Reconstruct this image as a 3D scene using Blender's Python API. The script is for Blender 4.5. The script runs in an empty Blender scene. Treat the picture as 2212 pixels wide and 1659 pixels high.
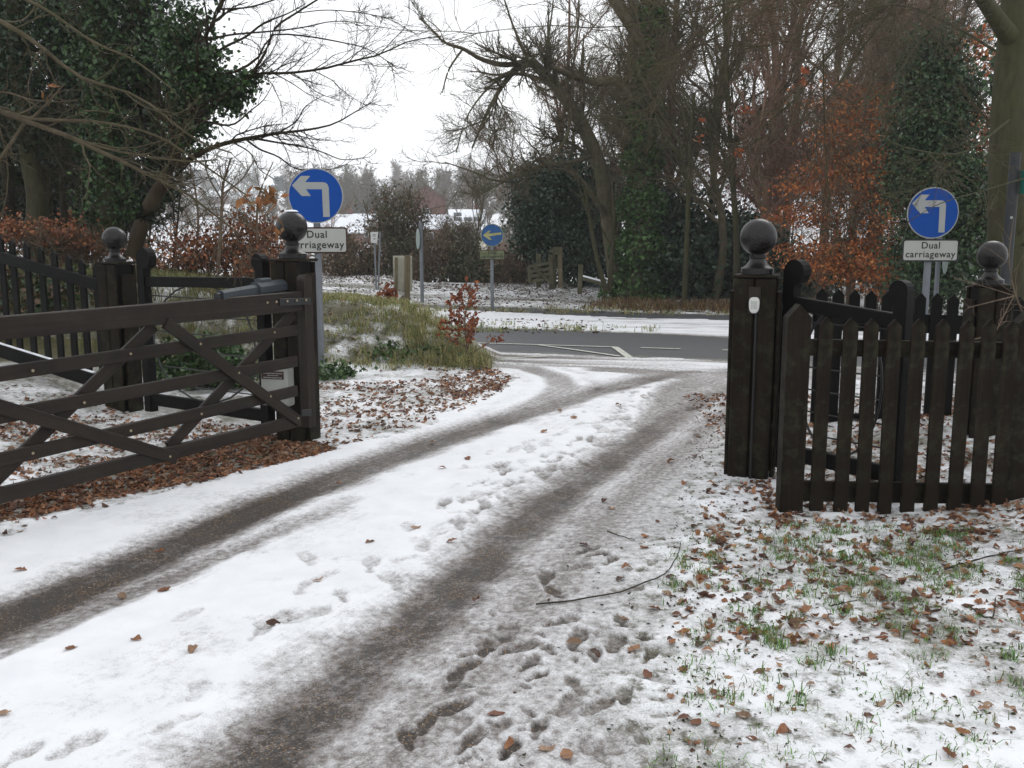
import bpy, math, random
import numpy as np
from mathutils import Vector, Matrix

SC = bpy.context.scene
COL = SC.collection
# ------------------------------------------------------------------ camera, world, sun, exposure
W0, H0, FPX = 2212.0, 1659.0, 2100.0
CAMH = 1.6
PITCH = math.radians(8.93)
cam_d = bpy.data.cameras.new("camera")
cam = bpy.data.objects.new("camera", cam_d)
COL.objects.link(cam)
cam.location = (0, 0, CAMH)
cam.rotation_euler = (math.pi / 2 - PITCH, 0, 0)
cam_d.sensor_width = 36.0
cam_d.lens = 36.0 * FPX / W0
cam_d.clip_start = 0.05
cam_d.clip_end = 8000
SC.camera = cam

SUN_EL, SUN_ROT = math.radians(38), math.radians(25)
world = bpy.data.worlds.new("World")
SC.world = world
world.use_nodes = True
wn, wl = world.node_tree.nodes, world.node_tree.links
wn.clear()
w_out = wn.new("ShaderNodeOutputWorld")
w_mix = wn.new("ShaderNodeMixShader")
w_b1 = wn.new("ShaderNodeBackground")
w_b2 = wn.new("ShaderNodeBackground")
w_sky = wn.new("ShaderNodeTexSky")
w_sky.sky_type = 'NISHITA'
w_sky.sun_disc = False
w_sky.sun_elevation = SUN_EL
w_sky.sun_rotation = SUN_ROT
wl.new(w_sky.outputs[0], w_b1.inputs[0])
w_b1.inputs[1].default_value = 0.10
w_tc = wn.new("ShaderNodeTexCoord")
w_mp = wn.new("ShaderNodeMapping")
w_mp.inputs['Scale'].default_value = (1.0, 1.0, 4.0)
w_no = wn.new("ShaderNodeTexNoise")
w_no.inputs['Scale'].default_value = 1.3
w_no.inputs['Detail'].default_value = 4
w_rp = wn.new("ShaderNodeValToRGB")
w_rp.color_ramp.elements[0].position = 0.32
w_rp.color_ramp.elements[0].color = (0.77, 0.81, 0.87, 1)
w_rp.color_ramp.elements[1].position = 0.62
w_rp.color_ramp.elements[1].color = (1.0, 1.0, 1.0, 1)
wl.new(w_tc.outputs['Generated'], w_mp.inputs[0])
wl.new(w_mp.outputs[0], w_no.inputs['Vector'])
wl.new(w_no.outputs[0], w_rp.inputs[0])
wl.new(w_rp.outputs[0], w_b2.inputs[0])
w_b2.inputs[1].default_value = 1.18
w_mix.inputs[0].default_value = 0.94
wl.new(w_b1.outputs[0], w_mix.inputs[1])
wl.new(w_b2.outputs[0], w_mix.inputs[2])
wl.new(w_mix.outputs[0], w_out.inputs[0])

sun_d = bpy.data.lights.new("sun", 'SUN')
sun_d.energy = 0.6
sun_d.angle = math.radians(25)
sun_d.color = (1.0, 0.97, 0.93)
sun = bpy.data.objects.new("sun", sun_d)
COL.objects.link(sun)
# light comes from SUN_ROT (clockwise from +Y) at elevation SUN_EL
_d = Vector((math.sin(SUN_ROT) * math.cos(SUN_EL), math.cos(SUN_ROT) * math.cos(SUN_EL), math.sin(SUN_EL)))
sun.rotation_euler = _d.to_track_quat('Z', 'Y').to_euler()
sun.location = (0, 0, 60)

SC.view_settings.view_transform = 'Standard'
SC.view_settings.look = 'None'
SC.view_settings.exposure = 0.2
SC.view_settings.gamma = 1.0
SC.view_settings.use_curve_mapping = False
SC.render.engine = 'CYCLES'
SC.cycles.use_denoising = True
SC.cycles.max_bounces = 5
SC.cycles.diffuse_bounces = 3
SC.cycles.glossy_bounces = 2
SC.cycles.volume_bounces = 2
SC.cycles.transparent_max_bounces = 4
SC.cycles.caustics_reflective = False
SC.cycles.caustics_refractive = False
SC.cycles.sample_clamp_indirect = 4

HAZE_DENSITY = 0.00065

# ------------------------------------------------------------------ geometry of the view -> the place
FWD = np.array([0, math.cos(PITCH), -math.sin(PITCH)])
UPV = np.array([0, math.sin(PITCH), math.cos(PITCH)])
RGT = np.array([1.0, 0, 0])
CAMP = np.array([0, 0, CAMH])


def ray(px, py):
    return FWD + RGT * ((px - W0 / 2) / FPX) + UPV * ((H0 / 2 - py) / FPX)


def at(px, py, Y):
    """survey point seen at (px, py) standing Y metres down the view axis"""
    d = ray(px, py)
    return CAMP + d * (Y / d[1])


def sm(t, a=0.0, b=1.0):
    t = np.clip((np.asarray(t, float) - a) / (b - a), 0, 1)
    return t * t * (3 - 2 * t)


# value noise, vectorised
_rs = np.random.RandomState(5)
_tab = _rs.rand(256, 256)


def vn(x, y):
    x = np.asarray(x, float); y = np.asarray(y, float)
    xi = np.floor(x).astype(int); yi = np.floor(y).astype(int)
    fx = x - xi; fy = y - yi
    fx = fx * fx * (3 - 2 * fx); fy = fy * fy * (3 - 2 * fy)
    a = _tab[xi & 255, yi & 255]; b = _tab[(xi + 1) & 255, yi & 255]
    c = _tab[xi & 255, (yi + 1) & 255]; d = _tab[(xi + 1) & 255, (yi + 1) & 255]
    return (a * (1 - fx) + b * fx) * (1 - fy) + (c * (1 - fx) + d * fx) * fy


def fbm(x, y, o=4):
    s = 0; a = 0.5; t = 0
    for i in range(o):       # each octave turned and gently warped, so no lattice shows
        an = 0.6 + 1.1 * i
        c_, s_ = math.cos(an), math.sin(an)
        u = (x * c_ - y * s_) * 1.93 ** i; v = (x * s_ + y * c_) * 1.93 ** i
        w = vn(u * .5 + 7.7, v * .5 + 3.1) - .5
        w2 = vn(v * .6 + 1.7, u * .6 + 9.1) - .5
        s = s + a * vn(u + 1.5 * w + 17 * i, v + 1.5 * w2 + 31 * i); t += a; a *= 0.5
    return s / t - 0.5


def road_edge(x):
    return 14.0 - 0.36 * (x + 0.38)


def terrain(x, y):
    x = np.asarray(x, float); y = np.asarray(y, float)
    h = -0.5 * sm(y, 11, 26)
    # grassy bank between the driveway and the road
    H = np.interp(x, [-12, -5, -2.3, -1.46, -0.9, -0.44, -0.15], [1.25, 0.98, 0.70, 0.62, 0.42, 0.12, 0.0])
    ye = road_edge(np.maximum(x, -14))
    B = sm((y - 10.9) / 1.7) * (1 - sm((y - (ye - 1.1)) / 1.0))
    h = h + H * B * (1 + 0.25 * fbm(x * 1.1, y * 1.1, 3))
    # ground rising to the left of the fence
    h = h + 0.28 * sm(-x, 3.0, 4.8) * sm(y, 6.0, 9.0) * (1 - B)
    # low mound at the right fence
    h = h + 0.16 * sm(x, 2.2, 3.6) * sm(y, 3.0, 5.0) * (1 - sm(y, 7, 9))
    # verge beyond the far carriageway, then the valley and the hills
    h = h + 0.22 * sm(y, 31, 36)
    v = np.interp(y, [36, 60, 90, 140, 220, 320, 500, 900, 1450, 1600],
                  [0, -3.0, -6.0, -6.5, -3.0, 4.0, 17, 42, 73, 74])
    v = v * (1 + 0.25 * fbm(x / 160.0, y / 160.0, 3)) * np.where(y > 36, 1, 0)
    h = h + v
    return h


def gp(px, py, lift=0.0):
    d = ray(px, py)
    t = 5.0
    if d[2] > -1e-3:
        d = d.copy(); d[2] = -1e-3
    t = CAMH / -d[2]
    for _ in range(40):
        p = CAMP + d * t
        z = float(terrain(p[0], p[1])) + lift
        t2 = (CAMH - z) / -d[2]
        t = 0.5 * t + 0.5 * t2
    return CAMP + d * t


def gpl(pts):
    return np.array([gp(*p)[:2] for p in pts])


def poly_dist(x, y, L):
    """distance to a polyline, signed side, arclength"""
    best = np.full(x.shape, 1e9); sgn = np.zeros(x.shape); arc = np.zeros(x.shape)
    s0 = 0.0
    for i in range(len(L) - 1):
        ax, ay = L[i]; bx, by = L[i + 1]
        dx, dy = bx - ax, by - ay
        l2 = dx * dx + dy * dy
        l = math.sqrt(l2)
        tt = ((x - ax) * dx + (y - ay) * dy) / l2
        tc = np.clip(tt, 0, 1)
        ex = x - (ax + tc * dx); ey = y - (ay + tc * dy)
        dd = np.sqrt(ex * ex + ey * ey)
        m = dd < best
        best = np.where(m, dd, best)
        sgn = np.where(m, np.sign(ex * dy - ey * dx), sgn)
        arc = np.where(m, s0 + tc * l, arc)
        s0 += l
    return best, sgn, arc


def inside(x, y, P):
    x = np.asarray(x); y = np.asarray(y)
    r = np.zeros(x.shape, bool)
    n = len(P)
    for i in range(n):
        x1, y1 = P[i]; x2, y2 = P[(i + 1) % n]
        c = ((y1 > y) != (y2 > y))
        xi = (x2 - x1) * (y - y1) / ((y2 - y1) if y2 != y1 else 1e-9) + x1
        r ^= c & (x < xi)
    return r


# ------------------------------------------------------------------ materials
def newmat(name):
    m = bpy.data.materials.new(name)
    m.use_nodes = True
    nt = m.node_tree
    b = nt.nodes["Principled BSDF"]
    return m, nt, b


def N(nt, t, **kw):
    n = nt.nodes.new(t)
    for k, v in kw.items():
        if k in n.inputs:
            n.inputs[k].default_value = v
        else:
            setattr(n, k, v)
    return n


def ramp(nt, fac, stops):
    r = nt.nodes.new("ShaderNodeValToRGB")
    e = r.color_ramp.elements
    while len(e) < len(stops):
        e.new(0.5)
    for i, (p, c) in enumerate(stops):
        e[i].position = p
        e[i].color = (c[0], c[1], c[2], 1)
    nt.links.new(fac, r.inputs[0])
    return r.outputs[0]


def mixc(nt, fac, a, b, mode='MIX'):
    m = nt.nodes.new("ShaderNodeMix")
    m.data_type = 'RGBA'
    m.blend_type = mode
    if hasattr(fac, 'links') or hasattr(fac, 'is_linked'):
        nt.links.new(fac, m.inputs[0])
    else:
        m.inputs[0].default_value = fac
    for s, i in ((a, 6), (b, 7)):
        if isinstance(s, tuple):
            m.inputs[i].default_value = (s[0], s[1], s[2], 1)
        else:
            nt.links.new(s, m.inputs[i])
    return m.outputs[2]


def mth(nt, op, a, b=None, c=None, clamp=False):
    m = nt.nodes.new("ShaderNodeMath")
    m.operation = op
    m.use_clamp = clamp
    for i, s in enumerate((a, b, c)):
        if s is None:
            continue
        if isinstance(s, (int, float)):
            m.inputs[i].default_value = s
        else:
            nt.links.new(s, m.inputs[i])
    return m.outputs[0]


def noise(nt, vec, scale, detail=3, rough=0.55, dist=0.0):
    n = nt.nodes.new("ShaderNodeTexNoise")
    n.inputs['Scale'].default_value = scale
    n.inputs['Detail'].default_value = detail
    n.inputs['Roughness'].default_value = rough
    n.inputs['Distortion'].default_value = dist
    if vec is not None:
        nt.links.new(vec, n.inputs['Vector'])
    return n.outputs[0]


def attr(nt, name, out='Fac'):
    a = nt.nodes.new("ShaderNodeAttribute")
    a.attribute_name = name
    return a.outputs[out]


def bump(nt, b, h, strength=0.5, dist=0.01):
    bp = nt.nodes.new("ShaderNodeBump")
    bp.inputs['Strength'].default_value = strength
    bp.inputs['Distance'].default_value = dist
    nt.links.new(h, bp.inputs['Height'])
    nt.links.new(bp.outputs[0], b.inputs['Normal'])


def mat_plain(name, col, rough=0.6, spec=0.4, var=0.15, scale=8, metallic=0.0, bumpd=0.0):
    m, nt, b = newmat(name)
    tc = nt.nodes.new("ShaderNodeTexCoord")
    n1 = noise(nt, tc.outputs['Object'], scale, 5, 0.6)
    c = ramp(nt, n1, [(0.3, tuple(x * (1 - var) for x in col)), (0.7, tuple(min(1, x * (1 + var)) for x in col))])
    nt.links.new(c, b.inputs['Base Color'])
    b.inputs['Roughness'].default_value = rough
    b.inputs['Specular IOR Level'].default_value = spec
    b.inputs['Metallic'].default_value = metallic
    if bumpd:
        n2 = noise(nt, tc.outputs['Object'], scale * 6, 4)
        bump(nt, b, n2, 0.5, bumpd)
    return m


def mat_wood(name, dark, light, rough=0.55, moss=0.0, spec=0.10):
    m, nt, b = newmat(name)
    g = attr(nt, 'grain', 'Vector')
    mp = nt.nodes.new("ShaderNodeMapping")
    mp.inputs['Scale'].default_value = (1.6, 38, 38)
    nt.links.new(g, mp.inputs[0])
    n1 = noise(nt, mp.outputs[0], 1.0, 5, 0.6, 0.4)
    c = ramp(nt, n1, [(0.25, dark), (0.75, light)])
    tc = nt.nodes.new("ShaderNodeTexCoord")
    n2 = noise(nt, tc.outputs['Object'], 3.0, 5, 0.65)
    c = mixc(nt, ramp(nt, n2, [(0.35, (0, 0, 0)), (0.75, (0.6, 0.6, 0.6))]), c, tuple(x * 0.55 for x in dark))
    if moss:
        n3 = noise(nt, tc.outputs['Object'], 9.0, 5, 0.7)
        c = mixc(nt, ramp(nt, n3, [(0.5, (0, 0, 0)), (0.72, (moss, moss, moss))]), c, (0.07, 0.085, 0.045))
    nt.links.new(c, b.inputs['Base Color'])
    b.inputs['Specular IOR Level'].default_value = spec
    rr = ramp(nt, n2, [(0.3, (rough * 0.75,) * 3), (0.7, (min(1, rough * 1.25),) * 3)])
    nt.links.new(rr, b.inputs['Roughness'])
    bump(nt, b, n1, 0.6, 0.0025)
    return m


def mat_attr(name, rough=0.6, spec=0.3, transl=0.0, nscale=30, namp=0.25):
    m, nt, b = newmat(name)
    c = attr(nt, 'Col', 'Color')
    tc = nt.nodes.new("ShaderNodeTexCoord")
    n1 = noise(nt, tc.outputs['Object'], nscale, 3)
    k = ramp(nt, n1, [(0.3, (1 - namp,) * 3), (0.7, (1 + namp * 0.6,) * 3)])
    c2 = mixc(nt, 1.0, c, k, 'MULTIPLY')
    nt.links.new(c2, b.inputs['Base Color'])
    b.inputs['Roughness'].default_value = rough
    b.inputs['Specular IOR Level'].default_value = spec
    if transl > 0:
        out = nt.nodes["Material Output"]
        tr = nt.nodes.new("ShaderNodeBsdfTranslucent")
        nt.links.new(c2, tr.inputs[0])
        mx = nt.nodes.new("ShaderNodeMixShader")
        mx.inputs[0].default_value = transl
        nt.links.new(b.outputs[0], mx.inputs[1])
        nt.links.new(tr.outputs[0], mx.inputs[2])
        nt.links.new(mx.outputs[0], out.inputs[0])
    return m


def mat_bark(name, a, bcol, moss=(0.07, 0.08, 0.035), mossamt=0.5, rough=0.85):
    m, nt, b = newmat(name)
    tc = nt.nodes.new("ShaderNodeTexCoord")
    mp = nt.nodes.new("ShaderNodeMapping")
    mp.inputs['Scale'].default_value = (1, 1, 0.3)
    nt.links.new(tc.outputs['Object'], mp.inputs[0])
    n1 = noise(nt, mp.outputs[0], 14, 5, 0.65)
    c = ramp(nt, n1, [(0.3, a), (0.72, bcol)])
    n2 = noise(nt, tc.outputs['Object'], 1.6, 4, 0.6)
    c = mixc(nt, ramp(nt, n2, [(0.42, (0, 0, 0)), (0.66, (mossamt,) * 3)]), c, moss)
    nt.links.new(c, b.inputs['Base Color'])
    b.inputs['Roughness'].default_value = rough
    b.inputs['Specular IOR Level'].default_value = 0.2
    bump(nt, b, n1, 0.7, 0.02)
    return m


WOOD = mat_wood("dark_stained_wood", (0.008, 0.006, 0.005), (0.022, 0.016, 0.013), 0.5)
WOODG = mat_wood("brown_stained_wood", (0.012, 0.0085, 0.0065), (0.037, 0.026, 0.020), 0.5, moss=0.12, spec=0.22)
WOODP = mat_wood("weathered_dark_wood", (0.007, 0.005, 0.0035), (0.024, 0.016, 0.010), 0.6, moss=0.35)
WOODK = mat_wood("painted_black_wood", (0.003, 0.003, 0.003), (0.008, 0.007, 0.006), 0.55)
WOODB = mat_wood("finial_wood", (0.004, 0.0035, 0.0035), (0.016, 0.013, 0.012), 0.30, spec=0.34)
WOODF = mat_wood("grey_green_field_wood", (0.07, 0.065, 0.04), (0.17, 0.16, 0.11), 0.8, moss=0.6)
WOODN = mat_wood("pale_notice_wood", (0.11, 0.09, 0.055), (0.25, 0.21, 0.14), 0.75, moss=0.6)
STEEL = mat_plain("galvanised_steel", (0.17, 0.185, 0.205), 0.5, 0.5, 0.12, 6, metallic=0.1)
STEELD = mat_plain("dull_grey_steel", (0.035, 0.038, 0.041), 0.6, 0.3, 0.2, 6)
IRON = mat_plain("black_iron", (0.012, 0.012, 0.013), 0.45, 0.5, 0.3, 20)
BRASS = mat_plain("bolt_metal", (0.42, 0.34, 0.22), 0.35, 0.6, 0.2, 60, metallic=0.6)
PLGREY = mat_plain("grey_plastic", (0.045, 0.054, 0.062), 0.5, 0.25, 0.08, 6)
WHITEP = mat_plain("white_plastic", (0.62, 0.62, 0.60), 0.4, 0.5, 0.06, 12)
CREAM = mat_plain("cream_board", (0.42, 0.41, 0.34), 0.6, 0.3, 0.15, 7)
BOXW = mat_plain("box_white", (0.36, 0.37, 0.34), 0.5, 0.4, 0.12, 6)
BLUE = mat_plain("sign_blue", (0.003, 0.060, 0.30), 0.4, 0.15, 0.05, 4)
BLUEO = mat_plain("old_sign_blue", (0.012, 0.075, 0.22), 0.5, 0.4, 0.35, 5)
SIGNW = mat_plain("sign_white", (0.33, 0.34, 0.33), 0.4, 0.2, 0.05, 5)
SIGNW2 = mat_plain("plate_white", (0.40, 0.41, 0.38), 0.4, 0.2, 0.05, 5)
SIGNO = mat_plain("old_sign_yellow", (0.32, 0.31, 0.13), 0.6, 0.3, 0.3, 9)
PLATEO = mat_plain("algae_plate", (0.13, 0.145, 0.075), 0.7, 0.3, 0.4, 9)
BLACK = mat_plain("sign_black", (0.012, 0.011, 0.011), 0.5, 0.4, 0.1, 5)
BROWNB = mat_plain("plate_brown_back", (0.045, 0.022, 0.015), 0.6, 0.3, 0.1, 5)
SNOWM = mat_plain("snow_cap", (0.80, 0.82, 0.86), 0.7, 0.2, 0.05, 20, bumpd=0.004)
LEAF = mat_attr("leaf", 0.55, 0.3, 0.18)
IVY = mat_attr("ivy_leaf", 0.42, 0.4, 0.10)
GRASS = mat_attr("grass_blade", 0.6, 0.25, 0.25)
TWIGM = mat_attr("bush_twig", 0.85, 0.2, 0.0)
BARK = mat_bark("bark_olive", (0.060, 0.048, 0.030), (0.15, 0.125, 0.082))
BARKB = mat_bark("bark_brown", (0.095, 0.068, 0.048), (0.21, 0.155, 0.115), (0.13, 0.13, 0.06), 0.25)
BARKG = mat_bark("bark_grey_green", (0.036, 0.032, 0.018), (0.075, 0.068, 0.04), (0.055, 0.06, 0.02), 0.6)
BARKT = mat_bark("bark_twig_brown", (0.045, 0.036, 0.023), (0.11, 0.088, 0.058), (0.06, 0.065, 0.02), 0.35)
BARKD = mat_bark("bark_dark", (0.022, 0.018, 0.013), (0.065, 0.05, 0.035), (0.04, 0.05, 0.02), 0.5)
BARKR = mat_bark("bark_reddish", (0.12, 0.072, 0.052), (0.25, 0.16, 0.12), (0.15, 0.12, 0.07), 0.2)
BRICK = mat_plain("house_brick", (0.115, 0.05, 0.036), 0.85, 0.2, 0.2, 3)
RENDER = mat_plain("house_render", (0.50, 0.47, 0.38), 0.85, 0.2, 0.1, 2)
GLASSW = mat_plain("house_window", (0.05, 0.06, 0.07), 0.15, 0.6, 0.2, 2)
TILE = mat_plain("roof_tile", (0.09, 0.055, 0.042), 0.85, 0.2, 0.2, 6)
PAINTW = mat_plain("road_paint", (0.50, 0.50, 0.44), 0.7, 0.2, 0.45, 25)


# ------------------------------------------------------------------ object helpers
def link(o, parent=None):
    COL.objects.link(o)
    if parent is not None:
        o.parent = parent
    return o


def tag(o, label=None, cat=None, group=None, kind=None):
    if label: o['label'] = label
    if cat: o['category'] = cat
    if group: o['group'] = group
    if kind: o['kind'] = kind
    return o


def empty(name, loc, label, cat, group=None, rz=0.0):
    o = bpy.data.objects.new(name, None)
    COL.objects.link(o)
    o.location = tuple(float(c) for c in loc)
    o.rotation_euler = (0, 0, rz)
    o.empty_display_size = 0.2
    return tag(o, label, cat, group)


def copy_tree(o, parent=None):
    c = o.copy()
    COL.objects.link(c)
    c.parent = parent
    for ch in list(o.children):
        copy_tree(ch, c)
    return c


def unit(v):
    v = np.asarray(v, float)
    return v / (np.linalg.norm(v) + 1e-12)


class MB:
    def __init__(self, base=(0, 0, 0)):
        self.v = []; self.f = []; self.g = []; self.s = []
        self.base = np.array(base, float)

    def add(self, verts, faces, grain=None, smooth=False):
        o = len(self.v)
        for i, p in enumerate(verts):
            p = np.asarray(p, float) - self.base
            self.v.append(tuple(p))
            self.g.append(tuple(grain[i]) if grain is not None else tuple(p))
        for f in faces:
            self.f.append([o + k for k in f]); self.s.append(smooth)
        return self

    def beam(self, p0, p1, w, h, up=(0, 0, 1), ch=0.004, w1=None, h1=None, off=None):
        """chamfered bar from p0 to p1, w across, h along up; grain runs along it"""
        p0 = np.asarray(p0, float); p1 = np.asarray(p1, float)
        d = unit(p1 - p0)
        side = unit(np.cross(d, up))
        u = np.cross(side, d)
        L = np.linalg.norm(p1 - p0)
        rnd = random.random() * 20
        vs, gs = [], []
        for p, t, ww, hh in ((p0, 0, w, h), (p1, L, w1 or w, h1 or h)):
            a, b = ww / 2, hh / 2
            c = min(ch, a * 0.8, b * 0.8)
            for (x, y) in ((-a + c, -b), (a - c, -b), (a, -b + c), (a, b - c), (a - c, b), (-a + c, b), (-a, b - c), (-a, -b + c)):
                vs.append(p + side * x + u * y)
                gs.append((t + rnd, x + rnd, y))
        fs = [(i, (i + 1) % 8, 8 + (i + 1) % 8, 8 + i) for i in range(8)]
        fs.append(tuple(range(7, -1, -1))); fs.append(tuple(range(8, 16)))
        return self.add(vs, fs, gs)

    def box(self, c, sx, sy, sz, rz=0.0, ch=0.003):
        c = np.asarray(c, float)
        d = np.array([math.cos(rz), math.sin(rz), 0])
        return self.beam(c - d * sx / 2, c + d * sx / 2, sy, sz, ch=ch)

    def prism(self, pts, o, u, v, n, t):
        """polygon pts in (u, v) from o, extruded by t along n"""
        o = np.asarray(o, float); u = np.asarray(u, float); v = np.asarray(v, float); n = np.asarray(n, float)
        k = len(pts)
        rnd = random.random() * 20
        vs = [o + u * a + v * b for a, b in pts] + [o + u * a + v * b + n * t for a, b in pts]
        gs = [(b + rnd, a, 0) for a, b in pts] + [(b + rnd, a, t) for a, b in pts]
        fs = [(i, (i + 1) % k, k + (i + 1) % k, k + i) for i in range(k)]
        fs.append(tuple(range(k - 1, -1, -1))); fs.append(tuple(range(k, 2 * k)))
        return self.add(vs, fs, gs)

    def lathe(self, c, prof, n=28, axis='z'):
        c = np.asarray(c, float)
        vs = []
        for r, z in prof:
            for i in range(n):
                a = 2 * math.pi * i / n
                if axis == 'z':
                    vs.append(c + np.array([r * math.cos(a), r * math.sin(a), z]))
                else:
                    vs.append(c + np.array([r * math.cos(a), z, r * math.sin(a)]))
        fs = []
        for j in range(len(prof) - 1):
            for i in range(n):
                fs.append((j * n + i, j * n + (i + 1) % n, (j + 1) * n + (i + 1) % n, (j + 1) * n + i))
        fs.append(tuple(range(n - 1, -1, -1)))
        m = (len(prof) - 1) * n
        fs.append(tuple(range(m, m + n)))
        return self.add(vs, fs, None, True)

    def tube(self, pts, r, k=8):
        pts = [np.asarray(p, float) for p in pts]
        rs = r if hasattr(r, '__len__') else [r] * len(pts)
        vs = []
        for i, p in enumerate(pts):
            d = unit(pts[min(i + 1, len(pts) - 1)] - pts[max(i - 1, 0)])
            a = unit(np.cross(d, (0.13, 0.97, 0.21) if abs(d[1]) < 0.9 else (1, 0, 0)))
            b = np.cross(d, a)
            for j in range(k):
                t = 2 * math.pi * j / k
                vs.append(p + (a * math.cos(t) + b * math.sin(t)) * rs[i])
        fs = []
        for i in range(len(pts) - 1):
            for j in range(k):
                fs.append((i * k + j, i * k + (j + 1) % k, (i + 1) * k + (j + 1) % k, (i + 1) * k + j))
        fs.append(tuple(range(k - 1, -1, -1)))
        m = (len(pts) - 1) * k
        fs.append(tuple(range(m, m + k)))
        return self.add(vs, fs, None, True)

    def mesh(self, name, mat):
        me = bpy.data.meshes.new(name)
        me.from_pydata(self.v, [], self.f)
        me.polygons.foreach_set('use_smooth', self.s)
        a = me.attributes.new('grain', 'FLOAT_VECTOR', 'POINT')
        a.data.foreach_set('vector', np.array(self.g, np.float32).ravel())
        me.materials.append(mat)
        me.update()
        # sharpen creases on lathed and tubed shapes
        if any(self.s):
            try:
                me.set_sharp_from_angle(angle=math.radians(40))
            except Exception:
                pass
        return me

    def build(self, name, mat, parent=None, loc=None):
        o = bpy.data.objects.new(name, self.mesh(name, mat))
        if loc is not None:
            o.location = loc
        return link(o, parent)


def fast_mesh(name, V, F, mat, col=None, parent=None, smooth=False, extra=None):
    """V (n,3), F (m,k) uniform polygons; col (n,3)"""
    me = bpy.data.meshes.new(name)
    V = np.ascontiguousarray(V, np.float32); F = np.ascontiguousarray(F, np.int32)
    me.vertices.add(len(V)); me.vertices.foreach_set('co', V.ravel())
    m, k = F.shape
    me.loops.add(m * k); me.loops.foreach_set('vertex_index', F.ravel())
    me.polygons.add(m)
    me.polygons.foreach_set('loop_start', np.arange(0, m * k, k, dtype=np.int32))
    me.polygons.foreach_set('loop_total', np.full(m, k, np.int32))
    me.polygons.foreach_set('use_smooth', np.full(m, smooth))
    if col is not None:
        a = me.attributes.new('Col', 'FLOAT_COLOR', 'POINT')
        c = np.ones((len(V), 4), np.float32); c[:, :3] = col
        a.data.foreach_set('color', c.ravel())
    if extra:
        for n, d in extra.items():
            d = np.asarray(d, np.float32)
            if d.ndim == 1:
                a = me.attributes.new(n, 'FLOAT', 'POINT'); a.data.foreach_set('value', d)
            else:
                a = me.attributes.new(n, 'FLOAT_VECTOR', 'POINT'); a.data.foreach_set('vector', d.ravel())
    me.materials.append(mat)
    me.update(calc_edges=True)
    o = bpy.data.objects.new(name, me)
    return link(o, parent)


# ------------------------------------------------------------------ snow cover of the ground (world metres)
TRK_L = gpl([(-420, 1560), (-250, 1455), (0, 1340), (300, 1212), (600, 1080), (800, 1003), (950, 950), (1100, 902), (1250, 855), (1380, 822), (1500, 798)])
TRK_L2 = gpl([(-300, 1560), (0, 1412), (200, 1318), (400, 1238), (620, 1143), (760, 1085)])
TRK_R = gpl([(420, 1900), (520, 1680), (650, 1560), (780, 1440), (900, 1345), (1010, 1245), (1100, 1160), (1190, 1085), (1290, 1012), (1380, 950), (1450, 900), (1530, 852), (1600, 822), (1720, 800)])
TRK_T1 = gpl([(1040, 782), (1140, 796), (1200, 815), (1215, 838), (1190, 862), (1120, 895)])
TRK_T2 = gpl([(1640, 800), (1540, 812), (1470, 838), (1455, 870), (1440, 905)])
TRK_T3 = gpl([(1300, 800), (1450, 806), (1650, 850), (1720, 880)])
DR_LEFT = [(-420, 1330), (0, 1168), (300, 1080), (560, 1010), (690, 975), (800, 955), (960, 905), (1060, 860), (1108, 818), (1065, 793), (1040, 778)]
DR_RIGHT = [(1900, 812), (1760, 850), (1640, 930), (1580, 1000), (1545, 1050), (1490, 1130), (1450, 1250), (1440, 1400), (1440, 1659), (1440, 2100)]
DRIVE = gpl(DR_LEFT + DR_RIGHT + [(-420, 2100)])
DR_EDGE = gpl([(1640, 930), (1580, 1000), (1545, 1050), (1490, 1130), (1450, 1250), (1440, 1400), (1440, 1659), (1440, 2100)])
DR_MID = gpl([(-500, 1700), (250, 1400), (800, 1140), (1100, 1000), (1300, 900), (1420, 840), (1560, 800)])


LITTER = gpl([(-250, 1190), (0, 1090), (300, 1000), (560, 935), (680, 955), (735, 972), (600, 1008), (300, 1066), (0, 1134), (-250, 1260)])


def extend(pts_px, xl, xr):
    P = gpl(pts_px)
    a = P[0] + (P[0] - P[1]) / (P[0][0] - P[1][0]) * (xl - P[0][0])
    b = P[-1] + (P[-1] - P[-2]) / (P[-1][0] - P[-2][0]) * (xr - P[-1][0])
    return np.vstack([a[None], P, b[None]])


R1_TOP = extend([(1060, 709), (1250, 715), (1450, 723), (1700, 738)], -60, 40)
R1_BOT = np.array([[x_, 14.0 - 0.36 * (x_ + 0.38) - (0.25 if x_ < -1 else 0.85)] for x_ in (-60, -2, -.3, 2, 6, 40)])
R2_TOP = extend([(832, 650), (1082, 663), (1385, 676), (1690, 684)], -60, 40)
R2_BOT = extend([(832, 657), (1082, 674), (1385, 688), (1690, 694)], -60, 40)


def yline(L, x):
    return np.interp(x, L[:, 0], L[:, 1])


rngF = np.random.RandomState(11)
FOOT = []   # x, y, angle, length, depth


def foot_px(lst, ang, ln=0.27, dep=1.0):
    for px, py in lst:
        g = gp(px, py)
        FOOT.append((g[0], g[1], ang + rngF.normal(0, .45), ln * rngF.uniform(.75, 1.1), dep * rngF.uniform(.45, 1.05)))


drv_ang = math.atan2(TRK_R[6][1] - TRK_R[3][1], TRK_R[6][0] - TRK_R[3][0])
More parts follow.
